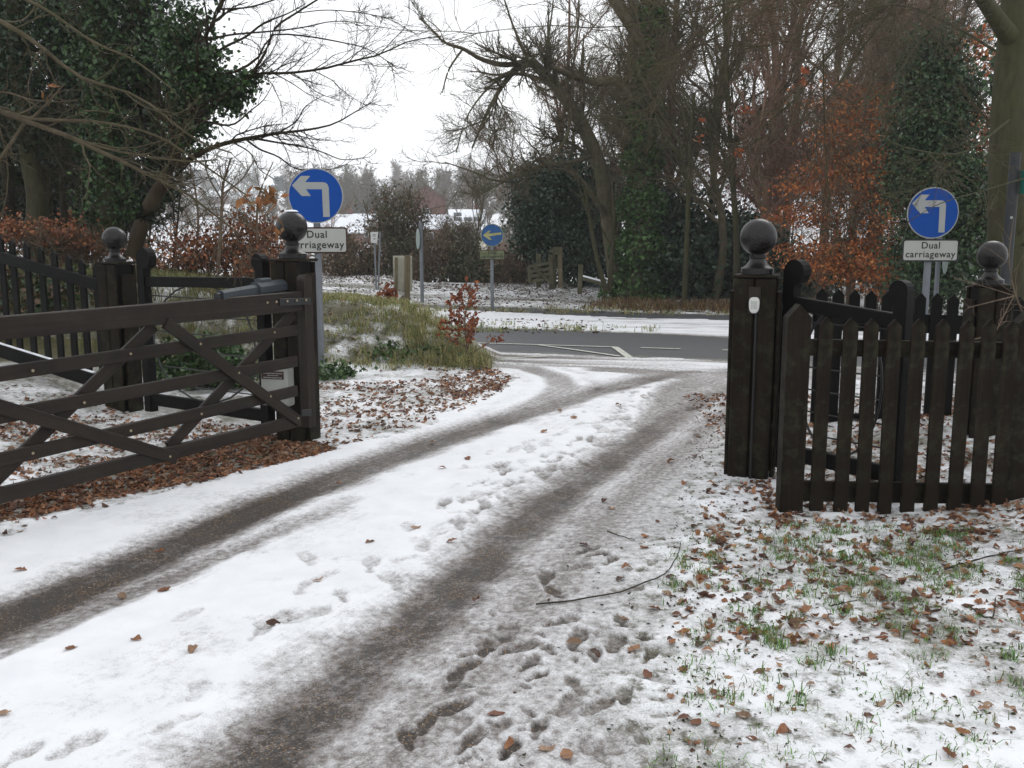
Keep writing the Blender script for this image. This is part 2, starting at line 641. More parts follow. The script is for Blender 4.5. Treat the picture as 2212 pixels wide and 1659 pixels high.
# prints seen in the centre strip of snow
foot_px([(665, 1215), (410, 1332), (600, 1340), (555, 1376), (668, 1332), (700, 1250), (650, 1275), (735, 1292), (800, 1228), (850, 1262),
         (430, 1497), (390, 1565), (40, 1640), (170, 1615), (880, 1210), (905, 1180), (990, 1135), (1075, 1012), (1090, 1024), (1145, 975),
         (1130, 1004), (1160, 1030), (1060, 1050), (1180, 960), (1210, 940), (1230, 985), (1250, 950), (1290, 925), (1320, 905), (1355, 880),
         (1300, 960), (1190, 1000), (1110, 1045), (1040, 1075), (960, 1095), (1230, 900), (1340, 930), (1390, 870), (1265, 1000), (1370, 850)],
        drv_ang, 0.26, 0.85)
# prints in the slush right of the wheel track
foot_px([(1000 + 14 * k_ + 8 * (k_ % 3), 1110 - 9 * k_ + 17 * (k_ % 2)) for k_ in range(30)], drv_ang, 0.24, 0.8)
foot_px([(1255, 1225), (1290, 1200), (1320, 1215), (1200, 1280), (1215, 1345), (1140, 1440), (1125, 1400), (1160, 1465), (1240, 1480),
         (1225, 1525), (1060, 1395), (1030, 1410), (1000, 1445), (980, 1470), (1100, 1365), (1400, 1425), (1285, 1420), (1350, 1505),
         (1375, 1582), (920, 1565), (1160, 1578), (1080, 1575), (1290, 1530), (1330, 1395), (1185, 1405), (960, 1540), (1010, 1610), (880, 1600),
         (1100, 1620), (1245, 1385), (1340, 1345), (1180, 1250), (1270, 1190)], drv_ang, 0.2, 1.25)
for _ in range(60):
    px = rngF.uniform(950, 1440); py = rngF.uniform(1180, 1659)
    if px > 780 + (1659 - py) * 0.75:
        g = gp(px, py)
        FOOT.append((g[0], g[1], rngF.uniform(0, 3.1), rngF.uniform(.05, .2), rngF.uniform(.2, .7)))
for _ in range(70):
    t = rngF.uniform(0, 1)
    px = 900 + 520 * t + rngF.normal(0, 60); py = 1130 - 290 * t + rngF.normal(0, 18)
    g = gp(px, py)
    FOOT.append((g[0], g[1], drv_ang + rngF.normal(0, .4), rngF.uniform(.14, .26), rngF.uniform(.3, .8)))
for _ in range(60):
    px = rngF.uniform(1480, 1600); py = rngF.uniform(880, 1180)
    g = gp(px, py)
    FOOT.append((g[0], g[1], rngF.uniform(0, 3.1), rngF.uniform(.06, .18), rngF.uniform(.2, .6)))


def cover(x, y, feet=True):
    """returns s (snow cover), ty (0 drive tarmac, 1 soil/grass, 2 road), dz (footprint and rut relief)"""
    x = np.asarray(x, float); y = np.asarray(y, float)
    n1 = fbm(x * 1.7, y * 1.7, 4); n2 = fbm(x * 7 + 9, y * 7, 2)
    s = 0.76 + 0.40 * n1 + 0.35 * n2
    ty = np.ones(x.shape)
    dz = np.zeros(x.shape)
    far = y > 45
    s = np.where(far, 0.80 + .3 * fbm(x / 9., y / 9., 3), s)
    near = (y < 60)
    dr = inside(x + 0.45 * n1 + 0.16 * n2, y + 0.10 * n2, DRIVE) & near
    e_d, e_s, e_a = poly_dist(x, y, DR_MID)
    sd = 0.86 + 0.30 * n1 + 0.14 * n2
    # right of the right track: trodden slush
    d, sg, a = poly_dist(x, y, TRK_R)
    slush = sm(sg * d, 0.15, 0.45) * (1 - sm(sg * d, 1.6, 2.3))
    sd = sd - (0.29 + 0.25 * n1 + .15 * n2) * slush
    sd = sd - 0.10 * sm(sg * d, 0.0, 0.2) * (1 - sm(sg * d, .3, .6)) * 2
    wR = 0.17 + 0.03 * n1 + 0.05 * sm(y, 7, 11)
    core = 0.20 + 0.20 * sm(y, 6.0, 10.0) + 0.30 * n1 + .15 * n2 + 0.30 * sm(d, 0.05, 0.22)
    k = 1 - sm(d + .16 * n2, wR - .08, wR + 0.24 + 0.30 * n1)
    sd = sd * (1 - k) + core * k
    dz -= 0.014 * k
    d2, sg2, a2 = poly_dist(x, y, TRK_L)
    wL = 0.155 + 0.04 * n1 + 0.05 * sm(y, 7, 11)
    k = 1 - sm(d2 + .08 * n2, wL - .06, wL + 0.20 + 0.15 * n1)
    sd = sd * (1 - k) + (0.20 + 0.2 * sm(y, 6.0, 10.0) + 0.30 * n1 + 0.22 * sm(d2, 0.08, 0.22)) * k
    dz -= 0.014 * k
    # thin smear beside the left track
    d3, sg3, a3 = poly_dist(x, y, TRK_L2)
    fade = 1 - sm(a3, 1.2, 4.2)
    k = (1 - sm(d3 + .05 * n2, 0.03, 0.13)) * fade
    sd = np.minimum(sd, sd * (1 - k) + (0.56 + .25 * n1) * k)
    k = (1 - sm(d3, 0.0, 0.26)) * fade
    sd = sd - 0.14 * k
    for T, w_, v_ in ((TRK_T1, .18, .5), (TRK_T2, .25, .45), (TRK_T3, .22, .45)):
        d4, sg4, a4 = poly_dist(x, y, T)
        k = (1 - sm(d4, w_ * .5, w_ * 1.3))
        sd = np.minimum(sd, sd * (1 - k) + (v_ + .3 * n1) * k)
        k = (1 - sm(np.abs(d4 - w_ * 1.9), 0.03, 0.10)) * 0.10
        sd = sd - k * 0.6
    # the churned mouth by the road
    yb = yline(R1_BOT, x)
    k = sm(y, yb - 1.9 + n1, yb - 0.5 + n1)
    streak = fbm(x * 0.8, y * 7 + x * 1.5, 3)
    sd = sd * (1 - k) + np.minimum(sd, 0.43 + 1.0 * streak) * k
    k = sm(y, yb - 0.9, yb + 0.1)
    sd = sd * (1 - k) + (0.36 + 0.8 * streak) * k
    s = np.where(dr, sd, s); ty = np.where(dr, 0, ty)
    # edge of the drive on the right: mixed snow and crumbs
    yt1, yt2, yb2 = yline(R1_TOP, x), yline(R2_TOP, x), yline(R2_BOT, x)
    wob = 0.15 * n1 + 0.05 * streak
    r1 = (y > yb + wob) & (y < yt1 + wob) & near
    ed = np.minimum(y - yb, yt1 - y)
    s = np.where(r1, 0.30 * (1 - sm(ed, 0.0, 0.8)) + 0.5 * streak * (1 - sm(ed, 0.2, 1.0)), s); ty = np.where(r1, 2, ty)
    # strip between the driveway mouth and the road, left and right of it
    k = (y > yb - 1.2) & (y <= yb + wob) & near & (x > -0.9)
    s = np.where(k & ~dr, 0.5 + 0.9 * streak, s); ty = np.where(k & ~dr, 0, ty)
    r2 = (y > yb2 + wob * 2) & (y < yt2 + wob * 2) & near
    ed = np.minimum(y - yb2, yt2 - y)
    s = np.where(r2, 0.25 * (1 - sm(ed, 0.0, 0.6)), s); ty = np.where(r2, 2, ty)
    # reservation: snow, rutted at the gap
    mid = (y >= yt1 + wob) & (y <= yb2 + wob * 2) & near
    gap = sm(x, 1.2, 3.0)
    st2 = fbm(x * 0.5 + y * .2, y * 3 + x * 1.2, 3)
    s = np.where(mid, 0.86 + 0.4 * n1 * (1 - gap) + gap * (-0.12 + 1.1 * st2) - 0.25 * (1 - sm(y - yt1, 0, .7)), s)
    ty = np.where(mid & (gap > .5), 0, ty)
    # verge beyond
    vg = (y > yt2 + wob * 2) & near
    s = np.where(vg, 0.68 + 0.55 * n1 + 0.35 * n2 - 0.55 * (1 - sm(np.abs(y - yt2 - 3.2 - n1), 0.2, 0.9)) * (n1 + .25) * 1.6, s)
    # bank: more grass, less snow
    bk = sm(y, 11.2, 12.0) * (y < yb - .3) * (x < -0.15)
    s = s - 0.22 * bk * (ty == 1)
    # leaf litter and grass thin the snow beside the drive
    s = s - (0.10 * sm(y, 2.2, 4.5)) * ((ty == 1) & (x > 0.4) & (y < 5.4))
    s = s - 0.30 * ((x < -2.3) & (y > 9.3) & (y < yb - .3)) * sm(y, 9.3, 10.5)
    s = s - 0.55 * sm(-x, 3.3, 4.2) * sm(y, 9.6, 10.8) * (y < yb - .3)
    de, dsg, _a = poly_dist(x, y, DR_EDGE)
    sg_e = np.where(inside(x, y, DRIVE), -1.0, 1.0) * de + 0.5 * n1 + 0.18 * n2
    kz = (y < 8.3) & (x > -0.3) & (de < .9)
    tt = sm(sg_e, -0.45, 0.45)
    s_out = 0.76 + 0.40 * n1 + 0.35 * n2
    s = np.where(kz, sd * (1 - tt) + s_out * tt, s)
    ty = np.where(kz, tt, ty)
    s = s - 0.13 * ((x < -1.75) & (y > 6.6) & (y < 11) & (ty > .9)) - 0.12 * ((x > 1.7) & (y > 5.6) & (y < 10) & (ty > .9))
    lit_ = inside(x, y, LITTER)
    s = s - 0.34 * lit_
    onbank = (np.interp(x, [-12, -0.6, -0.3], [1, 1, 0]) * sm(y, 11.0, 11.5) * (y < yb + .2)) > .5
    ty = np.where(onbank, 1, ty)
    s = np.where(onbank, 0.50 + 0.6 * n1 + 0.7 * n2, s)
    if feet:
        for fx, fy, fa, ln, dp in FOOT:
            dx = x - fx; dy = y - fy
            m = (np.abs(dx) < 0.3) & (np.abs(dy) < 0.3)
            if not m.any():
                continue
            ix = np.nonzero(m)
            u = dx[ix] * math.cos(fa) + dy[ix] * math.sin(fa)
            w = -dx[ix] * math.sin(fa) + dy[ix] * math.cos(fa)
            wd = ln * (0.19 + 0.05 * np.clip(u / ln, -.5, .5))
            e = np.sqrt((u / (ln / 2)) ** 2 + (w / wd) ** 2)
            e = e + 1.0 * n2[ix]
            waist = 0.35 * np.exp(-((u + 0.12 * ln) / (0.07 * ln + .01)) ** 2) if ln > .15 else 0
            k = (1 - sm(e + waist, 0.78, 1.04)) * dp
            isn = ty[ix] != 2
            s[ix] = s[ix] - (0.28 + .35 * n2[ix] + .2 * n1[ix]) * k * isn + 0.05 * np.exp(-((e - 1.25) / .2) ** 2) * dp * (s[ix] < .8) * isn
            dz[ix] = dz[ix] - 0.006 * k + 0.002 * dp * np.exp(-((e - 1.2) / .15) ** 2)
    return s, ty, dz


def surf(x, y):
    s, ty, dz = cover(x, y, False)
    return terrain(x, y) + 0.018 * sm(s, 0.3, 0.9) * (np.asarray(y) < 60)


def mat_ground():
    m, nt, b = newmat("snowy_ground")
    L = nt.links
    s = attr(nt, 'snow'); ty = attr(nt, 'under'); tk = attr(nt, 'along', 'Vector')
    tc = nt.nodes.new("ShaderNodeTexCoord"); P = tc.outputs['Object']
    nf = noise(nt, P, 160, 3, 0.7)      # crumbs
    nm = noise(nt, P, 26, 5, 0.7)
    nl = noise(nt, P, 5, 4, 0.6)
    mp = nt.nodes.new("ShaderNodeMapping"); mp.inputs['Scale'].default_value = (1.3, 34, 1)
    L.new(tk, mp.inputs[0])
    ns = noise(nt, mp.outputs[0], 1.0, 4, 0.6)
    isdrive = ramp(nt, ty, [(0.0, (1, 1, 1)), (0.4, (0, 0, 0))])
    # amplitude is greatest where cover is partial
    om = mth(nt, 'SUBTRACT', 1.0, s)
    amp = mth(nt, 'ADD', mth(nt, 'MULTIPLY', mth(nt, 'MULTIPLY', s, om), 2.2), 0.06, clamp=True)
    dev = mth(nt, 'ADD', mth(nt, 'MULTIPLY', mth(nt, 'SUBTRACT', nm, 0.5), 1.1),
              mth(nt, 'MULTIPLY', mth(nt, 'SUBTRACT', nf, 0.5), 1.0))
    sdev = mth(nt, 'MULTIPLY', mth(nt, 'MULTIPLY', mth(nt, 'SUBTRACT', ns, 0.5), 0.5), isdrive)
    dev = mth(nt, 'ADD', dev, sdev)
    c = mth(nt, 'ADD', s, mth(nt, 'MULTIPLY', dev, amp))
    # extra holes in the snow on soil
    hole = mth(nt, 'MULTIPLY', ramp(nt, noise(nt, P, 11, 5, 0.75), [(0.52, (0, 0, 0)), (0.70, (1, 1, 1))]), mth(nt, 'SUBTRACT', 1.0, isdrive))
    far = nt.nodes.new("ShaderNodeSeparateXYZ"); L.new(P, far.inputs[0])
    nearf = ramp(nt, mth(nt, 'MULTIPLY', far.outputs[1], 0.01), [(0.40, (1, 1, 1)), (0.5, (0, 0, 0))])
    hole = mth(nt, 'MULTIPLY', hole, nearf)
    c = mth(nt, 'SUBTRACT', c, mth(nt, 'MULTIPLY', hole, 0.42))
    # under colours
    grit = nt.nodes.new("ShaderNodeTexVoronoi"); grit.inputs['Scale'].default_value = 170; L.new(P, grit.inputs['Vector'])
    gsep = nt.nodes.new("ShaderNodeSeparateColor"); L.new(grit.outputs['Color'], gsep.inputs[0])
    tar = ramp(nt, gsep.outputs[0], [(0.0, (0.022, 0.019, 0.017)), (0.62, (0.048, 0.040, 0.034)), (0.84, (0.11, 0.070, 0.038)), (0.93, (0.22, 0.13, 0.06)), (1.0, (0.30, 0.27, 0.24))])
    tar = mixc(nt, ramp(nt, nl, [(0.4, (0, 0, 0)), (0.65, (.7, .7, .7))]), tar, (0.038, 0.036, 0.035))
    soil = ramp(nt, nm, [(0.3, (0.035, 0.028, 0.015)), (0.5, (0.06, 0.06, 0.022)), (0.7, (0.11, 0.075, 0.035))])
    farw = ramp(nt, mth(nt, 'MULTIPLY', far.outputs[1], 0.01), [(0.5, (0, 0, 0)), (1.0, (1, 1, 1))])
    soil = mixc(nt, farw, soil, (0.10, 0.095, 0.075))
    asp = ramp(nt, nf, [(0.3, (0.040, 0.043, 0.047)), (0.7, (0.085, 0.089, 0.096))])
    asp = mixc(nt, ramp(nt, ns, [(0.5, (0, 0, 0)), (0.75, (.4, .4, .4))]), asp, (0.11, 0.11, 0.115))
    un = mixc(nt, ramp(nt, mth(nt, 'MULTIPLY', ty, 0.5), [(0.15, (0, 0, 0)), (0.35, (1, 1, 1))]), tar, soil)
    un = mixc(nt, ramp(nt, mth(nt, 'MULTIPLY', ty, 0.5), [(0.65, (0, 0, 0)), (0.85, (1, 1, 1))]), un, asp)
    slc = ramp(nt, nm, [(0.3, (0.185, 0.165, 0.152)), (0.7, (0.36, 0.34, 0.335))])
    slc = mixc(nt, mth(nt, 'SUBTRACT', 1.0, isdrive), slc, mixc(nt, 0.60, (0.38, 0.37, 0.35), soil))
    snc = ramp(nt, nl, [(0.3, (0.745, 0.755, 0.775)), (0.7, (0.83, 0.835, 0.85))])
    f1 = ramp(nt, c, [(0.20, (0, 0, 0)), (0.46, (1, 1, 1))])
    f2 = ramp(nt, c, [(0.46, (0, 0, 0)), (0.82, (1, 1, 1))])
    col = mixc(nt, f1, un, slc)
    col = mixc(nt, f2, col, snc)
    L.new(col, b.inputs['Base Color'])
    ro = ramp(nt, c, [(0.1, (0.50, 0.50, 0.50)), (0.40, (0.42, 0.42, 0.42)), (0.75, (0.75, 0.75, 0.75))])
    L.new(ro, b.inputs['Roughness'])
    b.inputs['Specular IOR Level'].default_value = 0.25
    hsum = mth(nt, 'ADD', mth(nt, 'MULTIPLY', c, 0.9), mth(nt, 'ADD', mth(nt, 'MULTIPLY', nm, 0.5), mth(nt, 'MULTIPLY', nf, 0.22)))
    bump(nt, b, hsum, 0.5, 0.011)
    return m


GROUND = mat_ground()


def build_ground():
    fine = np.radians(np.linspace(-34, 34, 560))
    cl = np.radians(np.linspace(-180, -34, 26))[:-1]
    cr = np.radians(np.linspace(34, 180, 26))[1:-1]
    th = np.concatenate([cl, fine, cr])
    rr = np.concatenate([np.linspace(0.15, 1.9, 9)[:-1], np.exp(np.linspace(math.log(1.9), math.log(13), 400))[:-1], np.exp(np.linspace(math.log(13), math.log(42), 110)), np.exp(np.linspace(math.log(42), math.log(1600), 46))[1:]])
    T, R = np.meshgrid(th, rr)
    X = (R * np.sin(T)).ravel(); Y = (R * np.cos(T)).ravel()
    s, ty, dz = cover(X, Y)
    nearf = (1 - sm(Y, 30, 60))
    z = terrain(X, Y)
    z = z + nearf * (0.018 * sm(s, 0.3, 0.9) + 0.010 * fbm(X * 6, Y * 6, 1) * sm(s, .4, .9) + dz)
    z = z + nearf * (ty == 1) * 0.02 * fbm(X * 8 + 3, Y * 8, 1)
    e_d, e_s, e_a = poly_dist(X, Y, DR_MID)
    # road surface streaks run with the road
    al = np.stack([e_a, e_s * e_d, 0 * e_d], 1)
    rd = ty == 2
    rdir = unit((R1_TOP[2] - R1_TOP[1])); rn = np.array([-rdir[1], rdir[0]])
    alr = np.stack([X * rdir[0] + Y * rdir[1], (X * rn[0] + Y * rn[1]) * .4, 0 * X], 1)
    mouth = sm(Y, yline(R1_BOT, X) - 1.3, yline(R1_BOT, X) - .6)
    al = np.where((rd | (mouth > .5))[:, None], alr, al)
    V = np.stack([X, Y, z], 1)
    nt_, nr = len(th), len(rr)
    i = np.arange(nr - 1)[:, None]; j = np.arange(nt_)[None, :]
    j2 = (j + 1) % nt_
    F = np.stack([i * nt_ + j, i * nt_ + j2, (i + 1) * nt_ + j2, (i + 1) * nt_ + j], -1).reshape(-1, 4)
    # centre cap
    cen = len(V)
    V = np.vstack([V, [[0, 0, terrain(0, 0)]]])
    fx = X[F].mean(1); fy = Y[F].mean(1)
    ftY = ty[F].astype(float).mean(1)
    near = fy < 60
    yt1, yb1, yt2, yb2 = yline(R1_TOP, fx), yline(R1_BOT, fx), yline(R2_TOP, fx), yline(R2_BOT, fx)
    isr = (ftY > 1.5) & near
    r1 = isr & (fy < (yt1 + yb2) / 2); r2 = isr & ~r1
    dr = inside(fx, fy, DRIVE) & near & ~isr
    ver = near & (fy > yt2 - .3) & (np.abs(fx) < 60) & ~isr
    res = near & (fy > yt1 - .3) & (fy <= yb2 + .3) & ~isr & ~ver
    gnd = ~(r1 | r2 | dr | ver | res)
    out = {}
    for nm, mk in (("ground", gnd), ("driveway", dr), ("road", r1), ("road", r2), ("central_reservation", res), ("roadside_verge", ver)):
        Fs = F[mk]
        ids, inv = np.unique(Fs, return_inverse=True)
        Fn = inv.reshape(Fs.shape)
        sx = np.concatenate([s, [0.9]])[ids]; tx = np.concatenate([ty, [1]])[ids]
        ax = np.vstack([al, [[0, 0, 0]]])[ids]
        Vx = V[ids]
        if nm == "ground":   # close the little hole under the camera
            ring = np.searchsorted(ids, np.arange(nt_))
            c = len(Vx)
            Vx = np.vstack([Vx, V[cen:cen + 1]]); sx = np.append(sx, .9); tx = np.append(tx, 1.0); ax = np.vstack([ax, [[0, 0, 0]]])
            tri = np.stack([ring, np.roll(ring, -1), np.full(nt_, c), np.full(nt_, c)], 1)[:, [0, 2, 1]]
            q = np.concatenate([tri, tri[:, :1]], 1)
            q[:, 3] = q[:, 2]
        o = fast_mesh(nm, Vx, Fn[:, ::-1], GROUND, None, None, True, {'snow': sx, 'under': tx, 'along': ax})
        tag(o, kind='structure')
        out.setdefault(nm, []).append(o)
    return out


G = build_ground()

# ------------------------------------------------------------------ painted road markings
def marking(pts_px, w):
    P = [gp(px, py) for px, py in pts_px]
    V, F = [], []
    n = 10
    a, b = np.array(P[0]), np.array(P[1])
    d = unit((b - a)[:2]); nn = np.array([-d[1], d[0]])
    for i in range(n + 1):
        p = a + (b - a) * i / n
        for sgn in (-1, 1):
            q = p[:2] + nn * sgn * w / 2
            V.append((q[0], q[1], float(terrain(q[0], q[1])) + 0.012))
    for i in range(n):
        F.append((2 * i, 2 * i + 2, 2 * i + 3, 2 * i + 1))
    road = G['road'][0]
    fast_mesh("road_marking", np.array(V), np.array(F), PAINTW, None, road)


marking([(1030, 742), (1330, 751)], 0.08)
marking([(1160, 746), (1338, 771)], 0.07)
marking([(1328, 751), (1362, 776)], 0.10)
marking([(1384, 752.5), (1470, 755)], 0.08)
marking([(1560, 757.5), (1640, 759)], 0.08)
marking([(1720, 762), (1800, 765)], 0.08)
marking([(1020, 757), (1180, 771)], 0.07)

# ------------------------------------------------------------------ gate posts with ball finials
ENT = math.atan2(-1.1, 3.1)


def finial(mb_list, base, k):
    x, y, z = base
    pl = MB(base); pl.box((x, y, z + 0.011), 0.27 * k, 0.27 * k, 0.022, ENT, 0.006)
    ba = [(0.100, 0.022), (0.104, 0.026), (0.104, 0.060), (0.098, 0.066), (0.085, 0.072), (0.066, 0.088), (0.053, 0.108), (0.048, 0.122), (0.055, 0.128), (0.055, 0.138), (0.046, 0.142), (0.046, 0.155)]
    nk = MB(base); nk.lathe((x, y, z), [(r * k, h * k) for r, h in ba], 32)
    R = 0.117
    zc = 0.155 + math.sqrt(R * R - 0.046 ** 2) - 0.004
    prof = []
    for i in range(21):
        a = -math.pi / 2 + math.pi * i / 20
        prof.append((max(0.002, R * math.cos(a)) * k, (zc + R * math.sin(a)) * k))
    bl = MB(base); bl.lathe((x, y, z), prof, 40)
    return pl, nk, bl


def gate_post(x, y, top, width, k, label, rz):
    z0 = float(terrain(x, y)) - 0.05
    e = empty("gate_post", (x, y, z0 + 0.05), label, "gate post", "posts with ball finials at the entrance")
    B = np.array([x, y, z0 + 0.05])
    c = np.array([math.cos(rz), math.sin(rz), 0]); n = np.array([-math.sin(rz), math.cos(rz), 0])
    m = MB(B); m.beam((x, y, z0), (x, y, top), width - 0.05, width - 0.05, up=n, ch=0.01)
    m.build("core", WOODK, e)
    bw = (width - 0.012) / 2
    for s in (-1, 1):           # two cladding boards on front and back, one on each side
        for f in (-1, 1):
            o = np.array([x, y, 0]) + c * s * (bw / 2 + 0.003) + n * f * (width / 2 - 0.013)
            m = MB(B); m.beam(o + (0, 0, z0), o + (0, 0, top - 0.004), bw, 0.026, up=n, ch=0.008)
            m.build("cladding_board", WOODP, e)
    for f in (-1, 1):
        o = np.array([x, y, 0]) + c * f * (width / 2 + 0.013)
        m = MB(B); m.beam(o + (0, 0, z0), o + (0, 0, top - 0.085), 0.026, width * 0.62, up=n, ch=0.006)
        m.build("cladding_board", WOODP, e)
    pl, nk, bl = finial(None, (x, y, top), k)
    for mbb, nm in ((pl, "cap_plate"), (nk, "finial_neck"), (bl, "ball_finial")):
        o = mbb.build(nm, WOODB if nm != "cap_plate" else WOODP, e)
        o.location = (0, 0, top - (z0 + 0.05))
    return e


PL = (-1.66, 7.42); PR = (1.575, 6.28); PLI = (-3.44, 8.5); PRI = (3.355, 6.85)
zL = at(630, 566, PL[1] - .12)[2]; zR = at(1640, 602, PR[1] - .12)[2]
gpL = gate_post(PL[0], PL[1], zL, 0.25, 1.0, "dark wooden gate post with snow-dusted ball finial beside the five-bar gate", ENT)
gpR = gate_post(PR[0], PR[1], zR, 0.265, 1.0, "dark clad gate post with ball finial and a white keypad on its face", ENT)
zLI = at(250, 572, PLI[1] - .1)[2]; zRI = at(2142, 622, PRI[1] - .1)[2]
gpLI = gate_post(PLI[0], PLI[1], zLI, 0.235, 0.86, "smaller ball-topped post at the end of the left picket fence", ENT - 0.1)
gpRI = gate_post(PRI[0], PRI[1], zRI, 0.235, 0.86, "smaller ball-topped post behind the right end of the near pickets", ENT + 0.3)
# snow cap on the left ball
m = MB(); R = 0.119
m.lathe((0, 0, 0), [(0.052, 0.0), (0.046, 0.006), (0.030, 0.011), (0.004, 0.014)], 20)
sc_ = m.build("snow_cap", SNOWM, gpL)
sc_.location = (-0.0, 0.01, zL - float(terrain(*PL)) + 0.155 + 0.107 + 0.111)

# keypad on the right post
kp = at(1634, 650, 6.12)
fn = np.array([math.sin(ENT), -math.cos(ENT), 0])     # outward normal of the post front
cx = np.array([math.cos(ENT), math.sin(ENT), 0])
kb = np.array([PR[0], PR[1], 0]) + fn * 0.1335 + cx * (0.004); kb[2] = kp[2]
e = empty("gate_keypad", kb, "white rounded keypad on a wooden backplate fixed to the right gate post", "keypad")
m = MB(kb); m.prism([(-.036, -.085), (.036, -.085), (.036, .085), (-.036, .085)], kb, cx, (0, 0, 1), fn, 0.012); m.build("backplate", WOODG, e)
pts = []
for i in range(24):
    a = 2 * math.pi * i / 24
    r = 1.0
    wx = 0.032 * (1 - 0.12 * -math.sin(a))
    pts.append((wx * np.sign(math.cos(a)) * abs(math.cos(a)) ** 0.7, -0.028 + 0.05 * np.sign(math.sin(a)) * abs(math.sin(a)) ** 0.7))
m = MB(kb); m.prism(pts, kb + fn * 0.012, cx, (0, 0, 1), fn, 0.014)
m.prism([(a * .85, (b + .028) * .88 - .028) for a, b in pts], kb + fn * 0.0262, cx, (0, 0, 1), fn, 0.005); m.build("keypad_case", WHITEP, e)
for r_ in range(4):
    for c_ in range(3):
        m = MB(kb); m.box(kb + fn * 0.0325 + cx * (-.013 + .013 * c_) + np.array([0, 0, -.006 - .013 * r_]), 0.0085, 0.0035, 0.0085, ENT, 0.001)
        m.build("key", BOXW, e)
# cable conduit on the post
m = MB(kb); m.tube([kb + fn * .008 + np.array([0, 0, -.085]) + cx * .012, kb + fn * .008 + np.array([0, 0, -.4]) + cx * .014, kb + fn * .008 + np.array([0, 0, -kb[2] + .0]) + cx * .016], 0.007)
m.build("cable", IRON, e)

# ------------------------------------------------------------------ the five-bar driveway gate (open, to the left)
GH = np.array([-1.545, 7.12, 0]); GU = unit(np.array([-1.165, -2.0, 0])); GN = np.array([GU[1], -GU[0], 0])
if GN[1] > 0: GN = -GN   # towards the camera side


def onp(px, py, off=0.0):
    """point on the gate plane"""
    d = ray(px, py)
    o = GH + GN * off
    t = np.dot(o - CAMP, GN) / np.dot(d, GN)
    return CAMP + d * t


def r2(x, y):  # zoom-region coordinates -> photo survey coordinates
    return (x * 0.337, 474.4 + y * 0.337)


gb = np.array([GH[0], GH[1], float(terrain(GH[0], GH[1]))])
e = empty("driveway_gate", gb, "brown wooden five-bar gate with diagonal braces standing open at left", "gate")


def ext(a, b, k):
    """continue the line a->b beyond b until the slam stile"""
    L = np.dot(b - GH, GU)
    return a + (b - a) * ((k - np.dot(a - GH, GU)) / (L - np.dot(a - GH, GU)))


SL = 3.25
rails = [((1925, 522), (0, 695), 0.145, 0.115, 0.055), ((1900, 707), (0, 990), 0.08, 0.08, 0.026), ((1900, 908), (0, 1262), 0.08, 0.08, 0.026),
         ((1900, 1097), (0, 1540), 0.08, 0.08, 0.026), ((1915, 1288), (500, 1642), 0.085, 0.085, 0.045)]
for (a, b, h0, h1, th_) in rails:
    A = onp(*r2(*a)); Bp = onp(*r2(*b)); Bp = ext(A, Bp, SL)
    m = MB(gb); m.beam(A, Bp, th_, h0, ch=0.005, h1=h1); m.build("rail", WOODG, e)
# front braces then back braces
for (a, b, off) in (((-900, 290), (1130, 1530), 0.026), ((1060, 660), (1915, 1292), 0.026), ((1880, 600), (1080, 1460), -0.026), ((985, 680), (-120, 1755), -0.026)):
    A = onp(*r2(*a), off=off); Bp = onp(*r2(*b), off=off)
    if a[0] < -500:
        q = onp(*r2(0, 835), off=off); A = Bp + (q - Bp) * 1.9
        A[2] = min(A[2], 1.12)
    m = MB(gb); m.beam(A, Bp, 0.024, 0.078, ch=0.004); m.build("brace", WOODG, e)
# hanging stile with rounded head, slam stile outside the frame
zt = onp(*r2(1925, 352))[2]; zb = onp(*r2(1950, 1350))[2] + .02
sw = 0.085
pts = [(-sw / 2, zb), (sw / 2, zb), (sw / 2, zt - .045)]
for i in range(9):
    a_ = math.pi * i / 8
    pts.append((sw / 2 * math.cos(a_) + 0.0, zt - .045 + .045 * math.sin(a_)))
pts.append((-sw / 2, zt - .07))
m = MB(gb); m.prism(pts, GH + GU * -0.04 - GN * 0.035, GU, (0, 0, 1), GN, 0.075); m.build("hanging_stile", WOODG, e)
m = MB(gb); m.beam(GH + GU * SL + (0, 0, .12), GH + GU * SL + (0, 0, 1.2), 0.07, 0.08, up=GN); m.build("slam_stile", WOODG, e)
# strap hinge and bolts
A = onp(*r2(1790, 530), off=.032); Bp = onp(*r2(1990, 522), off=.042)
m = MB(gb); m.beam(A, Bp, 0.008, 0.05, ch=.002); m.build("hinge_strap", IRON, e)
A = onp(*r2(1935, 1240), off=.042); Bp = onp(*r2(1995, 1235), off=.042)
m = MB(gb); m.beam(A, Bp, 0.008, 0.05, ch=.002); m.build("hinge_strap", IRON, e)
for (a, b) in [(1283, 797), (835, 860), (1758, 722), (1530, 982), (208, 968), (538, 1173), (1733, 1132), (1290, 1245), (836, 1353), (208, 1497), (1088, 1518), (1910, 1272), (1712, 532), (1770, 527), (1840, 522), (1900, 518), (1960, 515)]:
    off = 0.034 if b > 560 else .028
    if (a, b) in ((1758, 722), (835, 860), (1290, 1245), (208, 1497)): off = 0.014
    if b < 530: off = .046
    c = onp(*r2(a, b), off=off)
    m = MB(c)
    rr_ = 0.008
    u_ = GU; v_ = np.array([0, 0, 1.0])
    m.prism([(rr_ * math.cos(2 * math.pi * i / 8), rr_ * math.sin(2 * math.pi * i / 8)) for i in range(8)], c, u_, v_, GN, 0.007)
    o = m.build("bolt", BRASS, e); o.location = tuple(c - gb)

